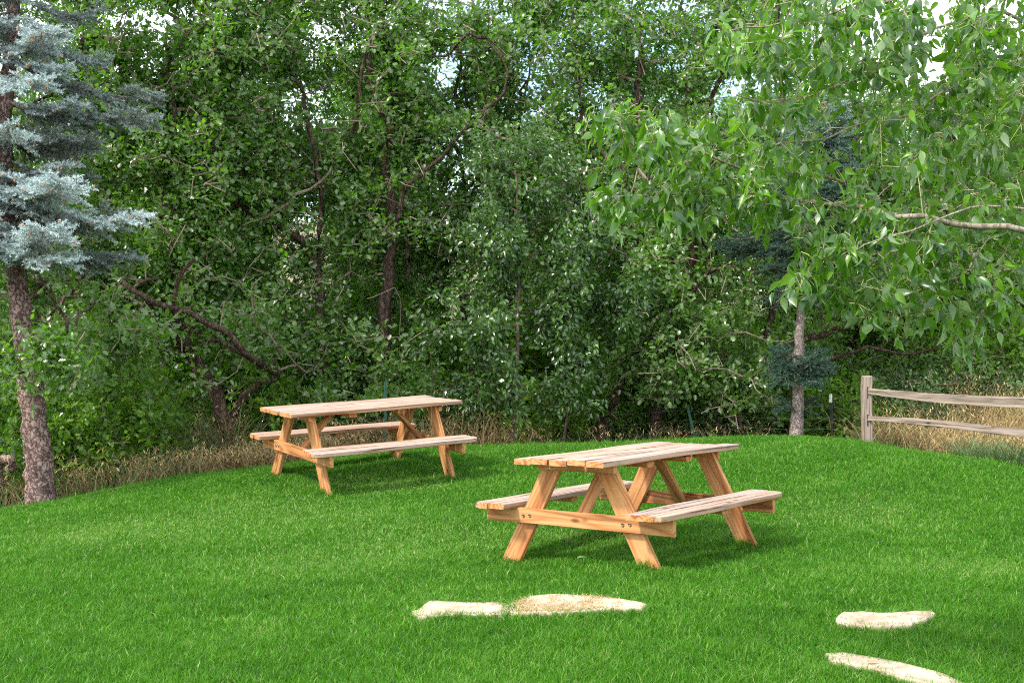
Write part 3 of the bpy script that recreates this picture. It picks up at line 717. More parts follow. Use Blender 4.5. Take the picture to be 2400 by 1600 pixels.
OAKM = (M['oak_bark'], M['twig'], M['oak_leaf'])
def oak(name, label, limbs, ells, n, seed, per=15, shape='hi', size=(.050, .092), hole=-.12, jit=.14, mats=OAKM, base=None, cat='tree', group=None, spread=.15):
    sk = Skel(seed)
    first = True
    for pts, r0, r1 in limbs:
        sk.limb(pts, r0, r1, wob=.018); first = False
    tg = blob_targets(ells, int(n * 1.2), seed, hole)
    front = tg[np.argsort(tg[:, 1])[:len(tg) // 3]]
    for _ in range(7):      # long crooked limbs that come out to the front of the crown
        a = sk.p[int(sk.rr.integers(len(sk.p) // 3, len(sk.p)))]; t = front[int(sk.rr.integers(len(front)))] + np.array([0, -.15, 0]); v = t - a
        if not .7 < np.linalg.norm(v) < 2.6: continue
        m1 = a + v * .35 + sk.rr.normal(0, .16, 3); m2 = a + v * .7 + sk.rr.normal(0, .16, 3)
        sk.limb([a, m1, m2, t], sk.rr.uniform(.022, .036), .011, wob=.035, step=.14)
    sk.grow(tg, jit=jit)
    tips, tdir = sk.tips, sk.tdir
    bare = tg[sk.rr.choice(len(tg), 260)] + sk.rr.normal(0, .16, (260, 3)) + np.array([0, -.42, .06])
    sk.grow(bare, jit=.30, step=.12, sag=.02); sk.bare = sk.tips; sk.tips, sk.tdir = tips, tdir
    mb = MB(); foliage(mb, sk, per, spread, size, (OAK_V, OAK_F) if shape == 'hi' else (OAK2_V, OAK2_F))
    b0 = limbs[0][0][0] if base is None else base
    return build_tree(name, label, cat, b0, sk, mats, mb, group=group)
def L2(d0, *pp):
    """limb through 2352-wide pixels: (px, py) or (px, py, distance)"""
    return [P(p[0], p[1], p[2] if len(p) > 2 else d0) for p in pp]
def crown(d, *ee):
    """ellipsoids (px, py, half width px, half height px, depth half [, d, weight])"""
    out = []
    for e in ee:
        dd = e[5] if len(e) > 5 else d; k = dd / F * 2400 / 2352
        out.append((P(e[0], e[1], dd), (e[2] * k, e[4], e[3] * k), e[6] if len(e) > 6 else 1))
    return out
OG = 'oaks along the back of the lawn'
srcs = []
# A: the dark trunk that leans left beside the far table
srcs.append(oak('oak_tree', 'oak with a dark thick trunk leaning left behind the far picnic table', [
    (L2(15.4, (540, 1050), (520, 985), (505, 920), (470, 860), (440, 800), (425, 760)), .125, .07),
    (L2(15.4, (470, 860), (410, 800), (395, 700, 14.2), (410, 640, 14.1), (440, 600, 14.1)), .05, .025),
    (L2(15.6, (530, 960), (560, 900), (640, 860), (560, 815, 14.3), (530, 770, 14.1), (470, 735, 14.0), (390, 705, 14.0), (330, 680, 14.0), (280, 650, 14.1)), .055, .03),
    (L2(14.3, (560, 815), (500, 790), (455, 775), (420, 740)), .035, .02),
    (L2(15.4, (425, 760), (400, 600), (370, 420), (400, 250), (380, 80)), .06, .02)],
    crown(15.9, (420, 540, 230, 290, .9), (300, 790, 200, 130, .8, 14.3), (430, 250, 200, 250, 1.1, 15.8), (420, -10, 230, 130, 1.0, 15.8), (270, 800, 150, 80, .45, 13.0, 1.6), (380, 640, 200, 200, .9, 15.8)), 2100, 11))
# E: left edge oak, behind the spruce
srcs.append(oak('oak_tree', 'oak behind the leaning spruce trunk at the left edge', [
    (L2(15.6, (300, 1040), (262, 980), (200, 910), (120, 830), (70, 740), (60, 690)), .10, .06),
    (L2(15.6, (200, 910), (250, 800), (270, 640), (265, 540), (240, 420)), .05, .03),
    (L2(15.6, (60, 690), (180, 560, 15.4), (190, 470), (150, 350)), .045, .02),
    (L2(15.0, (60, 700), (130, 640), (230, 650), (330, 700)), .035, .02)],
    crown(15.4, (80, 500, 200, 420, 1.0), (90, 790, 150, 110, .35, 12.05, 2.6), (60, 650, 110, 70, .3, 12.1, 3.0), (300, 40, 130, 110, .7, 15.4, 2.2), (220, 250, 190, 260, 1, 16.2), (200, -20, 220, 140, 1, 16.2)), 1800, 12))
# D
srcs.append(oak('oak_tree', 'oak whose crooked trunk bends over a long limb left of centre, above the far table', [
    (L2(16.4, (765, 1030), (750, 900), (733, 800), (735, 700), (732, 620), (700, 560), (610, 500), (545, 470), (500, 450)), .085, .035),
    (L2(16.4, (500, 640), (495, 560), (500, 470), (485, 400), (460, 300)), .05, .02),
    (L2(16.4, (732, 620), (740, 450), (700, 250), (640, 60)), .045, .02),
    (L2(16.0, (610, 500), (640, 480), (700, 440), (760, 400)), .022, .015)],
    crown(16.6, (620, 480, 210, 340, 1.0), (600, 170, 210, 210, 1.2, 16.6), (640, -60, 260, 120, 1.1, 16.8), (560, 760, 190, 140, .8, 15.4)), 1750, 13))
# C
srcs.append(oak('oak_tree', 'oak with a tall upright dark trunk right above the far picnic table', [
    (L2(16.6, (850, 1030), (868, 920), (880, 800), (882, 700), (893, 600), (905, 520), (902, 460), (880, 370), (895, 300), (850, 180), (845, 60), (850, -60)), .13, .03),
    (L2(16.4, (905, 520), (930, 430), (985, 390), (1080, 290), (1160, 210), (1165, 150), (1120, 90)), .04, .016),
    (L2(16.6, (930, 520), (940, 600), (935, 640)), .035, .03),
    (L2(16.3, (895, 320), (800, 290), (740, 300)), .03, .015)],
    crown(17.0, (850, 560, 190, 330, .95), (900, 200, 230, 250, 1.2, 17.0), (930, -60, 260, 110, 1.1, 17.2), (800, 850, 130, 130, .7, 15.8)), 1650, 14))
# F
srcs.append(oak('oak_tree', 'oak behind the slim dark green tree, trunk leaning right over the centre', [
    (L2(16.8, (1370, 1030), (1395, 960), (1430, 860), (1470, 780), (1500, 710), (1500, 620), (1450, 520), (1430, 400), (1455, 280), (1470, 160), (1475, 20)), .10, .03),
    (L2(16.8, (1430, 400), (1340, 300), (1330, 160), (1310, 0)), .04, .015),
    (L2(16.5, (1500, 620), (1400, 540), (1350, 450), (1290, 380), (1210, 330), (1100, 290)), .04, .018)],
    crown(17.1, (1330, 470, 230, 250, 1.0), (1400, 150, 250, 230, 1.2, 17.2), (1400, -70, 260, 110, 1.1, 17.2), (1480, 700, 170, 190, .9, 16.2)), 1700, 15))
# I
srcs.append(oak('oak_tree', 'multi stemmed oak in the shade between the near table and the small spruce', [
    (L2(16.8, (1500, 1030), (1505, 960), (1515, 880), (1560, 760), (1590, 600), (1600, 420), (1640, 200)), .09, .03),
    (L2(16.9, (1668, 1020), (1630, 900), (1610, 800), (1640, 650)), .035, .02),
    (L2(16.6, (1720, 1020), (1660, 870), (1600, 810)), .03, .018),
    (L2(17, (1590, 600), (1500, 390), (1520, 380), (1590, 385)), .03, .02)],
    crown(16.8, (1640, 560, 200, 260, 1.1), (1680, 240, 230, 250, 1.2, 17.2), (1700, -40, 250, 120, 1.1, 17.4), (1620, 830, 180, 120, .8, 16.2)), 1650, 16))
# H
srcs.append(oak('oak_tree', 'oak right of the small spruce with a long bare limb reaching right above the fence', [
    (L2(17.4, (1780, 1030), (1760, 960), (1740, 880), (1800, 800), (1880, 765), (1960, 745), (2040, 760), (2110, 745), (2150, 700)), .085, .03),
    (L2(17.4, (1790, 860), (1840, 840), (1900, 830), (1980, 800), (2070, 815), (2150, 800)), .035, .018),
    (L2(17.4, (1740, 880), (1780, 700), (1830, 500), (1850, 300)), .06, .03)],
    crown(17.6, (1960, 600, 240, 180, 1.1), (1900, 320, 220, 220, 1.2, 18), (1720, 870, 120, 120, .7, 17), (2050, 480, 200, 200, 1, 18.3)), 1500, 17))
srcs.append(oak('oak_tree', 'slender twiggy oak against the sky in the top centre', [
    (L2(17.6, (1090, 1030), (1085, 850), (1060, 650), (1075, 450), (1040, 300), (1060, 120), (1050, -40)), .06, .016),
    (L2(17.6, (1075, 450), (1180, 330), (1215, 180), (1240, 20)), .03, .010)],
    crown(17.6, (1130, 200, 120, 110, .7, 17.9), (1010, 600, 110, 120, .7, 17.6), (730, 330, 150, 170, .8, 18.4), (560, 150, 120, 120, .8, 18.6), (960, 520, 140, 120, .8, 17.8), (1040, 380, 170, 200, .9), (1050, 90, 190, 150, 1.0), (1230, 60, 130, 120, .8), (1200, 420, 160, 150, .8)), 1800, 19, hole=-.06))
# J: far right
srcs.append(oak('oak_tree', 'lighter green oak standing beyond the split rail fence at the right edge', [
    (L2(19.5, (2260, 1010), (2255, 900), (2235, 760), (2260, 600), (2240, 450), (2260, 300)), .09, .03),
    (L2(19.5, (2235, 760), (2150, 740), (2080, 730), (1990, 740)), .05, .02)],
    crown(19.5, (2240, 600, 200, 260, 1.2), (2300, 300, 200, 200, 1.3), (2200, 860, 230, 90, 1.0, 19)), 1500, 18, mats=(M['oak_bark'], M['twig'], M['far_leaf'])))

# slim glossy trees in front of the oaks
SM_ = (M['slim_bark'], M['slim_bark'], M['glossy_leaf'])
def slim(label, limbs, ells, n, seed, per=13):
    sk = Skel(seed)
    for pts, r0, r1 in limbs: sk.limb(pts, r0, r1, wob=.008)
    sk.grow(blob_targets(ells, n, seed, .04, .55), jit=.12, sag=.12)
    mb = MB(); foliage(mb, sk, per, .13, (.06, .09), (OV_V, OV_F), droop=.75, up=.5, tintbase=np.clip(np.random.default_rng(seed).normal(.45, .2, n + 5), 0, 1))
    return build_tree('slim_tree', label, 'tree', limbs[0][0][0], sk, SM_, mb, thr=.016, group='slim glossy leaved trees')
slim('slim tree with a thin straight trunk and drooping glossy leaves right of the far table', [
    (L2(15.4, (1172, 1030), (1182, 960), (1188, 860), (1190, 740), (1193, 620), (1190, 500), (1186, 400)), .034, .016)],
    crown(15.3, (1150, 520, 150, 190, .6, 15.5), (1110, 790, 160, 150, .6), (1090, 920, 110, 90, .5), (1230, 640, 110, 140, .5), (1200, 380, 120, 120, .6, 15.8)), 800, 31)
slim('slimmer tree with a leaning thin trunk, second of the glossy leaved pair in the centre', [
    (L2(15.8, (1290, 1035), (1300, 960), (1308, 860), (1318, 780), (1325, 700), (1330, 600)), .022, .012)],
    crown(15.6, (1330, 600, 110, 120, .6), (1330, 760, 110, 110, .5), (1290, 900, 80, 90, .4), (1420, 680, 70, 90, .5)), 450, 32)

# background rows: copies of the seven front oaks, hardly told apart from each other
BG = 'background oaks behind the front row'
bl = 'oak of the dense green rows behind the front trees'
rb = random.Random(5)
for row, (yy, x0, x1, st, sc) in enumerate(((20.0, -9.5, 10.5, 2.7, .88), (23.0, -11.5, 13.5, 2.9, .93), (27.5, -14, 17, 3.6, .98))):
    x = x0
    while x < x1:
        s_ = srcs[rb.choice((0, 1, 2, 3, 4, 5, 8, 8, 8, 8, 8, 8))] if row else srcs[rb.choice((0, 1, 2, 3, 4, 5, 8, 8, 8))]  # paler-leaved oak favoured: sunlight on these rows is put into leaf colour
        xx = x + rb.uniform(-.4, .4); y_ = yy + rb.uniform(-.5, .5)
        copy_thing(s_, (xx, y_, gz(xx, y_) - .1), rb.uniform(0, 6.28), sc * rb.uniform(.88, 1.06), bl, BG)
        x += st
for (xx, y_, k, lb) in ((-8.6, 14.6, 3, 'oak just outside the left edge of the photo'), (8.9, 15.2, 5, 'oak beyond the fence outside the right edge'), (-10.8, 12.0, 2, 'oak farther left outside the photo'), (11.2, 12.6, 4, 'oak farther right outside the photo')):
    copy_thing(srcs[k], (xx, y_, gz(xx, y_) - .05), 1.1 * k, .95, lb, OG)

# low oak shrubs filling the foot of the wood
def shrub_src(seed, mats, name, shape=(OAK2_V, OAK2_F), size=(.055, .09), n=260, per=11, hh=.75, rw=.75, upn=.8, droop=0):
    sk = Skel(seed); rr = np.random.default_rng(seed)
    for i in range(5):
        a = rr.uniform(0, 6.28); q = np.array([math.cos(a), math.sin(a), 0]) * .3
        sk.limb([(q * .2), q * .7 + (0, 0, .35 * hh), q * 1.3 + (0, 0, .9 * hh)], .014, .006, attach=None if i == 0 else 0, wob=.02)
    sk.grow(blob_targets([((0, 0, hh * .85), (rw, rw * .8, hh * .8))], n, seed, -.1, .5, zmin=.08), jit=.15, step=.15)
    mb = MB(); foliage(mb, sk, per, .12, size, shape, up=upn, droop=droop)
    return build_tree(name, 'x', 'shrub', (0, 0, 0), sk, mats, mb, thr=.012)
sa = shrub_src(41, (M['twig'], M['twig'], M['far_leaf']), 'oak_shrub'); sb = shrub_src(42, OAKM, 'oak_shrub')
sc_ = shrub_src(43, (M['twig'], M['twig'], M['bush_leaf']), 'feathery_shrub', (SM_V, SM_F), (.03, .06), 420, 16, .7, .9)
SH = [  # px, py(base), depth, scale, source, label
    (150, 1060, 14.0, 1.0, sa, 'bright green shrub right beside the leaning spruce trunk'),
    (300, 1010, 14.6, 1.15, sa, 'bright green shrub between the spruce and the dark leaning oak'),
    (400, 1030, 16.0, 1.0, sb, 'low oak shrub just left of the dark leaning oak'),
    (20, 1060, 13.8, 1.0, sb, 'oak shrub at the left edge behind the gnarled log'),
    (640, 990, 16.0, .95, sa, 'small bright shrub behind the left end of the far table'),
    (780, 1000, 16.3, .9, sb, 'small oak shrub behind the middle of the far table'),
    (960, 1010, 16.4, .95, sb, 'small oak shrub behind the right end of the far table'),
    (1245, 1010, 16.6, .8, sa, 'yellow green shrub between the two slim trunks'),
    (1400, 1015, 17.2, .95, sb, 'dark shrub right of the leaning slim trunk'),
    (1570, 1015, 17.4, .85, sb, 'dark low shrub behind the leaning green fence stake'),
    (1700, 1010, 17.2, .8, sb, 'dark low shrub left of the small spruce trunk'),
    (1800, 1015, 18.2, .8, sa, 'shrub right behind the small spruce trunk'),
    (1940, 1010, 17.0, 1.0, sa, 'shrub between the dark stake and the fence end post'),
    (2080, 1000, 17.6, 1.35, sc_, 'grey green feathery shrub just beyond the fence end post'),
    (2200, 990, 18.2, 1.5, sc_, 'grey green feathery shrub behind the middle of the fence rails'),
    (2330, 930, 19.4, 1.6, sc_, 'grey green feathery shrub at the right edge behind the tall gold grass'),
    (2420, 900, 19, 1.2, sa, 'bright shrub at the far right beyond the gold grass')]
used = set()
for i, (px, py, d, s_, src, lb) in enumerate(SH):
    q = P(px, py, d); loc = (q[0], q[1], gz(q[0], q[1]) - .03)
    if src not in used:
        used.add(src); src.location = loc; src.rotation_euler = (0, 0, i * 1.3); src.scale = (s_,) * 3; src['label'] = lb; src['group'] = 'shrubs at the foot of the wood'
    else: copy_thing(src, loc, i * 1.3, s_, lb, 'shrubs at the foot of the wood')
k = 0
for row, (yy, st) in enumerate(((18.6, 1.2), (21.3, 1.5), (25.2, 1.7))):
    x = -9.5 - row * 2
    while x < 10 + row * 2:
        if not (row == 0 and x > 4.3):
            s_ = (sa, sa, sb)[rb.randrange(3)]; xx = x + rb.uniform(-.4, .4); y_ = yy + rb.uniform(-.4, .4)
            copy_thing(s_, (xx, y_, gz(xx, y_) - .05), rb.uniform(0, 6.28), rb.uniform(1.4, 2.3), 'shrub in the deep shade under the background oaks', 'understory shrubs of the wood')
        x += st

# ---------------------------------------------------------------- spruces
def needles(mb, p, d, L_, tint, nn=26, nl=.022, w=.0028):
    """needle brushes for n shoots at once: p start, d direction, L length, tint"""
    n = len(p); d = unit(d); ref = unit(rng.normal(0, 1, (n, 3))); u = unit(np.cross(d, ref)); v = np.cross(d, u)
    t = np.linspace(.04, 1.0, nn)[None] + rng.normal(0, .02, (n, nn)); a = rng.uniform(0, 6.28, (n, nn))
    rad = np.cos(a)[..., None] * u[:, None] + np.sin(a)[..., None] * v[:, None]
    b0 = p[:, None] + d[:, None] * (t * L_[:, None])[..., None]
    nd = unit(rad * .8 + d[:, None] * .65 + rng.normal(0, .12, (n, nn, 3)))
    ln = nl * rng.uniform(.8, 1.15, (n, nn))
    tip = b0 + nd * ln[..., None]; sd = unit(np.cross(nd, rng.normal(0, 1, (n, nn, 3)))) * w
    V = np.stack([b0 - sd, b0 + sd, tip], 2).reshape(-1, 3)
    k = np.arange(n * nn)[:, None] * 3 + np.array([0, 1, 2])
    mb.add(V, [k], np.repeat(np.clip(tint[:, None] + rng.normal(0, .07, (n, nn)), 0, 1).ravel(), 3))
def spruce(name, label, trunk, r0, r1, whorls, mats, seed, nl=.024, dens=1.0, cones=0, w=.0028, group=None):
    """trunk polyline; whorls: (height fraction, azimuth, length, droop, frost)"""
    rr = np.random.default_rng(seed); T_ = resample(trunk, .12); T_[1:-1] += rr.normal(0, .006, (len(T_) - 2, 3))
    base = T_[0].copy(); root = empty(name, base, label, 'tree', group)
    mt = MB(); n = len(T_); rad = r0 + (r1 - r0) * np.linspace(0, 1, n) ** .85; rad[0] *= 1.25; rad[1] *= 1.08
    tube(mt, T_ - base, rad, 14, rr); mt.build('trunk', mats[0], root, smooth=True)
    mbr, mn, mc = MB(), MB(), MB(); SP, SD, SL, ST = [], [], [], []
    for (hf, az, L_, droop, frost) in whorls:
        i = min(n - 1, int(hf * (n - 1))); o = T_[i]
        h = np.array([math.cos(az), math.sin(az), 0]); m = max(5, int(L_ / .07)); pts = []
        ph = rr.uniform(0, 6)
        for k in range(m + 1):
            t = k / m; z = -droop * L_ * (t - .55 * t ** 2.6) * 1.2 + .03 * math.sin(t * 6 + ph)
            pts.append(o + h * L_ * t + np.array([0, 0, z]) + np.cross(h, (0, 0, 1)) * .06 * math.sin(t * 4 + ph) * L_)
        pts = np.array(pts); br = np.linspace(max(.008, .018 * L_), .003, m + 1); tube(mbr, pts - base, br, 5, rr)
        for k in range(2, m + 1):
            t = k / m; ax = unit(pts[k] - pts[k - 1]); sd = unit(np.cross(ax, (0, 0, 1)))
            if rr.random() > dens: continue
            for s_ in (-1, 1, 0):
                if s_ == 0 and k < m and rr.random() < .45: continue
                bl_ = (.10 + .36 * L_ * (1 - t) ** .7 * (.3 + t)) * rr.uniform(.7, 1.2) if s_ else .1
                # side branchlet, hanging a little, carrying shoots
                bd = unit(ax * .75 + sd * s_ * .9 + np.array([0, 0, rr.normal(.02, .30)])) if s_ else ax
                kk = max(1, int(bl_ / .055)); q = pts[k].copy(); bp = [q.copy()]
                for j in range(kk):
                    bd = unit(bd + np.array([0, 0, -.06 * droop * 2]) + ax * .06); q = q + bd * (bl_ / kk); bp.append(q.copy())
                    age = t * .5 + (j + 1) / kk * .5
                    bs = unit(np.cross(bd, (0, 0, 1)))
                    for s2 in (-1, 1):
                        sh = unit(bd * .7 + bs * s2 * .8 + np.array([0, 0, rr.normal(.28, .28)]))
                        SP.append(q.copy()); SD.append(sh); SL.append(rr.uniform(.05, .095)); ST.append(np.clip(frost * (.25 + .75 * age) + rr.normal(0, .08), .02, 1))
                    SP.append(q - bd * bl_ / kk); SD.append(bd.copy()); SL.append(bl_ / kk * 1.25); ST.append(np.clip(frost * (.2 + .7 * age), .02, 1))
                if len(bp) > 1: tube(mbr, np.array(bp) - base, np.linspace(.004, .002, len(bp)), 3, rr)
                SP.append(q); SD.append(bd); SL.append(rr.uniform(.07, .12)); ST.append(min(1, frost * 1.05))
                # older growth hangs in curtains below the limb
                if rr.random() < .55 * min(1, L_):
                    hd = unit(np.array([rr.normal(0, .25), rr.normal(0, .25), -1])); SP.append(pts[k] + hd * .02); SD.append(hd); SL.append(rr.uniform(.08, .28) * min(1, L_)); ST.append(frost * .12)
    SP, SD, SL, ST = np.array(SP) - base, np.array(SD), np.array(SL), np.array(ST)
    needles(mn, SP, SD, SL, ST, nn=28, nl=nl, w=w)
    mbr.build('branches', mats[1], root); mn.build('crown', mats[2], root)
    if cones:
        k = np.where((ST > .45) & (rr.random(len(ST)) < cones))[0]
        for i in k:
            c = SP[i] + SD[i] * SL[i] + np.array([0, 0, -.012]); cl = rr.uniform(.018, .034)
            tube(mc, np.array([c, c - (0, 0, cl * .3), c - (0, 0, cl * .8), c - (0, 0, cl)]), np.array([.003, .009, .008, .002]), 5, rr)
        tag(mc.build('cones', M['cone'], root), kind='stuff')
    return root
rr = np.random.default_rng(90); wh = []
# limbs whose blue sprays show in the photo (right and towards the camera), then the rest of the tree all round
for i in range(38):
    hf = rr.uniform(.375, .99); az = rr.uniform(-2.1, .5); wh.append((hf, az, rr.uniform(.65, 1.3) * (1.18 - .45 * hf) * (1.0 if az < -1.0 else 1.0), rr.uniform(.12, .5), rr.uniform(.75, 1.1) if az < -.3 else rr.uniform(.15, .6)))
for i in range(22):
    hf = rr.uniform(.44, .99); wh.append((hf, rr.uniform(.9, 4.0), rr.uniform(.8, 1.5) * (1.2 - .5 * hf), rr.uniform(.3, .6), rr.uniform(.15, .6)))
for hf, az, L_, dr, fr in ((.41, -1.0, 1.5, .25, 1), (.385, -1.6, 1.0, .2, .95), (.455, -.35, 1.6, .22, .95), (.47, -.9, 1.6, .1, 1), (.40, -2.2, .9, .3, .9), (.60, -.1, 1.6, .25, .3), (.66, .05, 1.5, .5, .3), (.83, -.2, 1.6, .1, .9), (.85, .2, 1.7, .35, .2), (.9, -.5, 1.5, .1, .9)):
    wh.append((hf, az, L_, dr, fr))
TR = L2(12.7, (97, 1168), (88, 1060), (78, 950), (60, 800), (38, 640), (18, 470), (8, 300), (24, 120), (34, 0), (38, -160), (40, -420))
spruce('blue_spruce', 'tall blue spruce with a leaning reddish brown trunk at the left edge', TR, .150, .03, wh, (M['spruce_bark'], M['twig'], M['needle_blue']), 61, nl=.028, cones=.05, w=.0034)
# dead bare twigs on its lower trunk
# small spruce on the right
rr = np.random.default_rng(91); wh = []
for hf in np.linspace(.60, .985, 17):
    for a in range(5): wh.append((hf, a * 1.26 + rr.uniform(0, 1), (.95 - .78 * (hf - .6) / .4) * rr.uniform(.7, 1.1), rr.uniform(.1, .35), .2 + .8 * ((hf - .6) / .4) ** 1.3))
for hf, n_w, L_, fr in ((.21, 5, .26, .3), (.225, 7, .34, .34), (.245, 7, .32, .34), (.265, 5, .28, .3), (.285, 4, .2, .3), (.43, 5, .4, .4), (.44, 4, .36, .3), (.52, 5, .5, .35), (.14, 2, .2, .2)):
    for a in range(n_w): wh.append((hf, a * 6.28 / n_w + rr.uniform(0, .6), L_ * rr.uniform(.7, 1.1), rr.uniform(-.1, .25), fr))
TR = L2(14.7, (1829, 1024), (1831, 940), (1834, 840), (1838, 740), (1847, 640), (1855, 520), (1866, 400), (1880, 300), (1893, 225))
spruce('small_spruce', 'small spruce with a bare pale trunk and dark needle tufts, left of the fence', TR, .083, .012, wh, (M['pale_bark'], M['twig'], M['needle_green']), 62, nl=.022, w=.0034)

# ---------------------------------------------------------------- poplar boughs, upper right, near the camera
def poplar():
    sk = Skel(71); d = 5.3
    g = gz(3.6, 6.2)
    base = np.array([3.6, 6.2, g - .05])
    sk.limb([base, (3.58, 6.15, 1.0), (3.66, 6.2, 2.2), (3.6, 6.3, 3.6), (3.7, 6.3, 5.2), (3.6, 6.4, 6.6)], .12, .04)
    J = lambda z: np.array([3.62, 6.22, z])
    B = [([J(1.55), P(2500, 550, 5.3), P(2352, 532, 5.0), P(2200, 510, 4.95), P(2050, 492, 4.95), P(1900, 466, 5.1), P(1780, 455, 5.2), P(1600, 445, 5.1), P(1370, 458, 5.0)], .030, .004),
         ([P(1960, 475, 5.45), P(1930, 420, 5.4), P(1880, 390, 5.3), P(1760, 405, 5.2), P(1650, 370, 5.1), P(1560, 320, 5.05), P(1470, 265, 5.0), P(1350, 262, 4.95)], .010, .003),
         ([J(2.2), P(2352, 330, 5.8), P(2250, 360, 5.6), P(2180, 420, 5.5), P(2080, 560, 5.2), P(2000, 610, 5.1), P(1850, 640, 5.0)], .014, .003),
         ([J(2.6), P(2352, 118, 5.7), P(2230, 150, 5.5), P(2100, 260, 5.3), P(1980, 290, 5.2), P(1850, 330, 5.1), P(1740, 350, 5.0)], .016, .003),
         ([J(3.0), P(2300, 30, 5.6), P(2150, 60, 5.4), P(2030, 150, 5.2), P(1900, 210, 5.1), P(1780, 240, 5.0), P(1700, 215, 4.9)], .016, .003),
         ([J(3.2), P(2250, -80, 5.6), P(2050, -10, 5.3), P(1900, 40, 5.1), P(1760, 60, 5.0), P(1650, 75, 4.9)], .014, .003),
         ([J(1.75), P(2352, 622, 5.7), P(2260, 625, 5.1), P(2150, 650, 5.1), P(2050, 690, 5.2), P(1930, 700, 5.1)], .014, .003),
         ([P(2290, 625, 5.5), P(2270, 690, 5.4), P(2230, 760, 5.3), P(2210, 800, 5.3)], .007, .003),
         ([J(1.9), P(2400, 480, 5.2), P(2250, 470, 5.0), P(2120, 520, 4.8), P(1980, 560, 4.7)], .012, .003)]
    for pts, a, b_ in B: sk.limb(pts, a, b_, wob=.008, step=.12)
    # leaf targets: along every bough and in the masses between them
    rr = np.random.default_rng(72); tg = []
    masses = [  # px, py, half w, half h, depth, half depth, n
        (1390, 285, 60, 35, 5.0, .2, 12), (1480, 300, 70, 60, 5.0, .25, 34), (1570, 345, 80, 70, 5.1, .3, 46), (1420, 455, 90, 30, 5.1, .2, 34), (1560, 470, 100, 50, 5.2, .3, 56), (1700, 430, 110, 80, 5.2, .4, 74),
        (1850, 440, 130, 90, 5.3, .45, 80), (1900, 600, 90, 90, 5.1, .35, 60), (1840, 650, 55, 40, 5.0, .2, 20), (2050, 560, 130, 110, 5.2, .5, 95), (2050, 690, 120, 60, 5.2, .35, 50), (2230, 620, 120, 130, 5.4, .5, 95), (2215, 770, 50, 50, 5.3, .2, 20),
        (2230, 430, 140, 130, 5.5, .6, 95), (2280, 250, 110, 140, 5.5, .6, 85), (2080, 330, 130, 90, 5.3, .5, 70), (1800, 280, 120, 70, 5.1, .35, 44), (1720, 110, 90, 60, 4.95, .3, 36), (1850, 130, 120, 90, 5.1, .4, 56), (2000, 100, 130, 100, 5.2, .5, 84), (2160, 130, 140, 130, 5.4, .5, 120), (2290, 60, 110, 110, 5.6, .6, 95), (1950, 0, 220, 70, 5.2, .5, 66),
        (2420, 500, 100, 320, 5.8, .7, 90), (2440, 100, 120, 250, 5.9, .8, 90), (2100, -150, 350, 110, 5.6, .8, 120), (2620, 300, 180, 500, 6.4, 1.0, 160), (2650, -250, 300, 300, 6.4, 1.2, 160)]
    for px, py, hw, hh, dd, hd, n in masses:
        for _ in range(n):
            v = rr.uniform(-1, 1, 3) * (1, 1, 1); v = v / max(1, np.linalg.norm(v)); tg.append(P(px + v[0] * hw, py + v[1] * hh, dd + v[2] * hd))
    tg = np.array(tg)
    sk.grow(tg, step=.1, jit=.10, sag=.12, root_pen=.02)
    sk.radii(tip=.0013, expo=2.4)
    th, tn, cr = MB(), MB(), MB(); sk.mesh(th, tn, .0075)
    # leaves on petioles spaced along the last stretch of each twig
    T_ = np.array([sk.p[i] for i in sk.tips]); Dr = np.array(sk.tdir); n = len(T_); k = rng.poisson(5.0, n).clip(2); idx = np.repeat(np.arange(n), k); N_ = len(idx)
    s_ = rng.uniform(0, .13, N_); at = T_[idx] - Dr[idx] * s_[:, None]
    pd = unit(rng.normal(0, .75, (N_, 3)) + Dr[idx] * .5 + np.array([0, 0, .0])); pl = rng.uniform(.02, .045, N_)
    p0 = at + pd * pl[:, None]
    ax = unit(pd * .55 + np.array([0, 0, -.75]) + rng.normal(0, .35, (N_, 3)))
    nr = unit(rng.normal(0, .75, (N_, 3)) + np.array([-.1, -.35, .45]))
    tint = np.clip(rng.normal(.40, .28, n)[idx] + rng.normal(0, .17, N_), 0, 1)
    size = rng.uniform(.042, .080, N_); big = rng.random(N_) < .06; size[big] *= 1.25
    place_leaves(cr, p0, ax, nr, size, (POP_V, POP_F), tint, curl=.25)
    # petioles
    pm = MB(); sdv = unit(np.cross(pd, rng.normal(0, 1, (N_, 3)))) * .0011
    V = np.stack([at - sdv, at + sdv, p0 + sdv * .8, p0 - sdv * .8], 1); kq = np.arange(N_)[:, None] * 4 + np.arange(4)
    pm.add(V.reshape(-1, 3), [kq])
    root = empty('poplar_tree', base, 'poplar whose leafy boughs hang into the upper right corner close to the camera', 'tree')
    for mb, nm, mt in ((th, 'trunk', M['poplar_bark']), (tn, 'branches', M['poplar_twig']), (cr, 'crown', M['poplar_leaf']), (pm, 'petioles', M['poplar_twig'])):
        mb.v = [v - base for v in mb.v]
        o = mb.build(nm, mt, root, smooth=nm != 'petioles')
        if nm == 'petioles': tag(o, kind='stuff')
poplar()

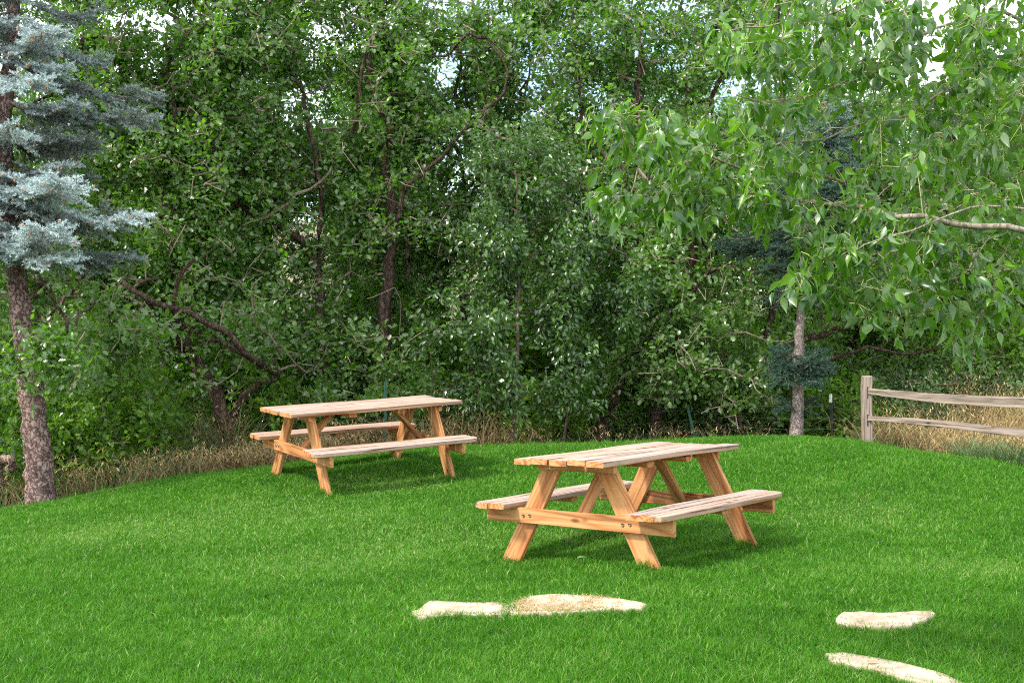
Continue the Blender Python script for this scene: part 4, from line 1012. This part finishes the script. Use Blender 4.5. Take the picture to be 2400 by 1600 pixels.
# ---------------------------------------------------------------- wire fence with steel stakes in front of the wood
wr = empty('wire_fence', (P(885, 1000, 15.2)[0], 15.2, gz(P(885, 1000, 15.2)[0], 15.2)), 'thin wire fence on green steel stakes in front of the trees', 'wire fence')
wo = np.array(wr.location)
def stake(px, top, d, lean, mat, cap=None):
    q = P(px, top, d); g = gz(q[0], q[1]) - .1; m = MB(); H = q[2] - g
    # T section
    prof = [(-.016, 0), (.016, 0), (.016, -.004), (.0025, -.004), (.0025, -.028), (-.0025, -.028), (-.0025, -.004), (-.016, -.004)]
    V = [(q[0] + x - lean * (1 - 0) * H if z == 0 else q[0] + x, q[1] + y, g + z * H) for z in (0, 1) for x, y in prof]
    V = np.array(V) - wo; n = 8
    m.add(V, [np.array([(i, (i + 1) % n, n + (i + 1) % n, n + i) for i in range(n)]), np.array([list(range(8, 16))])])
    o = m.build('stake', mat, wr)
    if cap:
        m = MB(); V = [(q[0] + x * 1.15, q[1] + y * 1.15, q[2] - .11 + z * .113) for z in (0, 1) for x, y in prof]
        m.add(np.array(V) - wo, [np.array([(i, (i + 1) % n, n + (i + 1) % n, n + i) for i in range(n)]), np.array([list(range(8, 16))])]); m.build('white_tip', cap, o)
    return q, g
S = [stake(-120, 960, 14.2, 0, M['tpost']), stake(885, 876, 15.3, 0, M['tpost']), stake(1578, 930, 16.0, -.25, M['tpost']), stake(1908, 905, 15.7, -.04, M['darkpost'], M['whitecap'])]
S.append((np.array([8.5, 15.6, gz(8.5, 15.6) + 1.0]), gz(8.5, 15.6)))
for hgt in (.16, .30, .44, .60):
    m = MB()
    for (qa, ga), (qb, gb) in zip(S[:-1], S[1:]):
        pts = [np.array([qa[0] + (qb[0] - qa[0]) * t, qa[1] + (qb[1] - qa[1]) * t - .01, ga + .1 + (gb - ga) * t + hgt - .05 * math.sin(t * 3.14)]) for t in np.linspace(0, 1, 14)]
        tube(m, np.array(pts) - wo, np.full(14, .0014), 4, np.random.default_rng(1))
    m.build('wire', M['wire'], wr)

# ---------------------------------------------------------------- dead wood and fallen leaves
def knotty(name, paths, label, cat, mat=None):
    base = np.array(paths[0][0][0]); root_mb = MB(); r_ = np.random.default_rng(len(label))
    for pts, a, b_ in paths:
        q = resample(pts, .05); q[1:-1] += r_.normal(0, .008, (len(q) - 2, 3)); rad = np.linspace(a, b_, len(q)) * (1 + r_.normal(0, .1, len(q)))
        q = np.vstack([q[:1] - (q[1] - q[0]) * .02, q, q[-1:] + (q[-1] - q[-2]) * .02]); rad = np.r_[.002, rad, .002]
        tube(root_mb, q - base, rad, 10, r_)
    return tag(root_mb.build(name, mat or M['deadwood'], loc=base, smooth=True), label, cat)
g0 = P(-30, 1090, 13.0); 
knotty('gnarled_log', [([P(-60, 1110, 13.0), P(-20, 1085, 13.0), P(5, 1055, 12.95), P(22, 1052, 12.9), P(33, 1068, 12.9), P(20, 1080, 12.95)], .07, .05), ([P(-10, 1150, 13.1), P(0, 1110, 13.0), P(-5, 1075, 13.0)], .06, .05)], 'gnarled curled log of dead wood at the left edge behind the dry grass', 'log')
knotty('fallen_branch', [([P(605, 1066, 14.1), P(630, 1060, 14.15), P(660, 1050, 14.3)], .012, .006)], 'thin grey fallen stick at the lawn edge behind the far table leg', 'stick')
for q, dz, s_, col, lb in ((PG(1990, 1534), .034, .07, 'cone', 'orange brown leaf lying on the narrow flagstone at the bottom edge'), (PG(1325, 1300), .055, .075, 'bush_leaf', 'pale grey green fallen leaf on the grass under the near table')):
    m = MB(); place_leaves(m, np.array([[0, 0, 0.]]), np.array([[1, .3, .05]]), np.array([[0, -.25, 1.]]), np.array([s_]), (POP_V, POP_F), np.array([.9]))
    tag(m.build('fallen_leaf', M[col], loc=(q[0], q[1], gz(*q) + dz)), lb, 'leaf')
# cut grass tufts standing round the table feet and over the rims of the stones
mb = MB()
for (cx_, cy_) in [PG(p[0], p[1]) for p in ((1178, 1284), (1470, 1306), (1505, 1300), (1700, 1254), (1720, 1252), (648, 1084), (745, 1134), (757, 1132), (1040, 1098), (905, 1048))]:
    n = 170; x = cx_ + rng.normal(0, .055, n); y = cy_ - .03 + rng.normal(0, .045, n)
    blades(mb, x, y, ground(x, y) - .01, rng.uniform(.04, .115, n), rng.uniform(.003, .0055, n), rng.uniform(.15, .9, n), rng.uniform(.1, .85, n), seg=3)
for sp in STONES:
    x, y = along(np.vstack([sp, sp[:1]]), 1500, (-.03, .06)); n = len(x)
    blades(mb, x, y, ground(x, y) - .01, rng.uniform(.035, .085, n), rng.uniform(.003, .005, n), rng.uniform(.3, 1.4, n), rng.uniform(.15, .95, n), seg=3)
tag(mb.build('grass_tufts', M['grass']), kind='stuff')

# ---------------------------------------------------------------- camera, light, sky
cam = bpy.data.cameras.new('camera'); co = bpy.data.objects.new('camera', cam); link(co)
co.location = (0, 0, CZ); co.rotation_euler = (R(90), 0, 0); cam.sensor_width = 36; cam.lens = F / 2400 * 36
cam.clip_start = .05; cam.clip_end = 3000
scene.camera = co
SUN = Vector((-.68, -.50, 1.0)).normalized()     # towards the sun: high, from behind the camera's left
sl = bpy.data.lights.new('sun', 'SUN'); sl.energy = 2.3; sl.angle = R(6); sl.color = (1, .95, .87)
so = bpy.data.objects.new('sun', sl); link(so); so.rotation_euler = SUN.to_track_quat('Z', 'Y').to_euler()
w = bpy.data.worlds.new('World'); scene.world = w; w.use_nodes = True; nt = w.node_tree; nt.nodes.clear(); L = nt.links.new
sky = N(nt, 'ShaderNodeTexSky', sky_type='NISHITA'); sky.sun_disc = False
sky.sun_elevation = math.asin(SUN.z); sky.sun_rotation = math.atan2(SUN.x, SUN.y)
sky.air_density = 1.2; sky.dust_density = 1.5
tc = N(nt, 'ShaderNodeTexCoord'); nz = N(nt, 'ShaderNodeTexNoise'); nz.inputs['Scale'].default_value = 2.2; nz.inputs['Detail'].default_value = 6
L(tc.outputs['Generated'], nz.inputs['Vector'])
rp = ramp(nt, [(.38, (0, 0, 0)), (.62, (1, 1, 1))], nz.outputs['Fac'])
cl = N(nt, 'ShaderNodeMix', data_type='RGBA'); cl.inputs[7].default_value = (11.5, 11.8, 12.4, 1)
mm = N(nt, 'ShaderNodeMath', operation='MULTIPLY'); mm.inputs[1].default_value = .85; L(rp.outputs[0], mm.inputs[0])
L(mm.outputs[0], cl.inputs[0]); L(sky.outputs[0], cl.inputs[6])
bg = N(nt, 'ShaderNodeBackground'); bg.inputs['Strength'].default_value = .15; L(cl.outputs[2], bg.inputs['Color'])
wo_ = N(nt, 'ShaderNodeOutputWorld'); L(bg.outputs[0], wo_.inputs[0])
scene.view_settings.view_transform = 'Standard'; scene.view_settings.look = 'None'; scene.view_settings.gamma = 1
scene.view_settings.use_curve_mapping = False; scene.view_settings.exposure = 1.13
scene.cycles.max_bounces = 8; scene.cycles.diffuse_bounces = 4; scene.cycles.transmission_bounces = 4
scene.cycles.use_denoising = False; scene.cycles.filter_width = 1.1
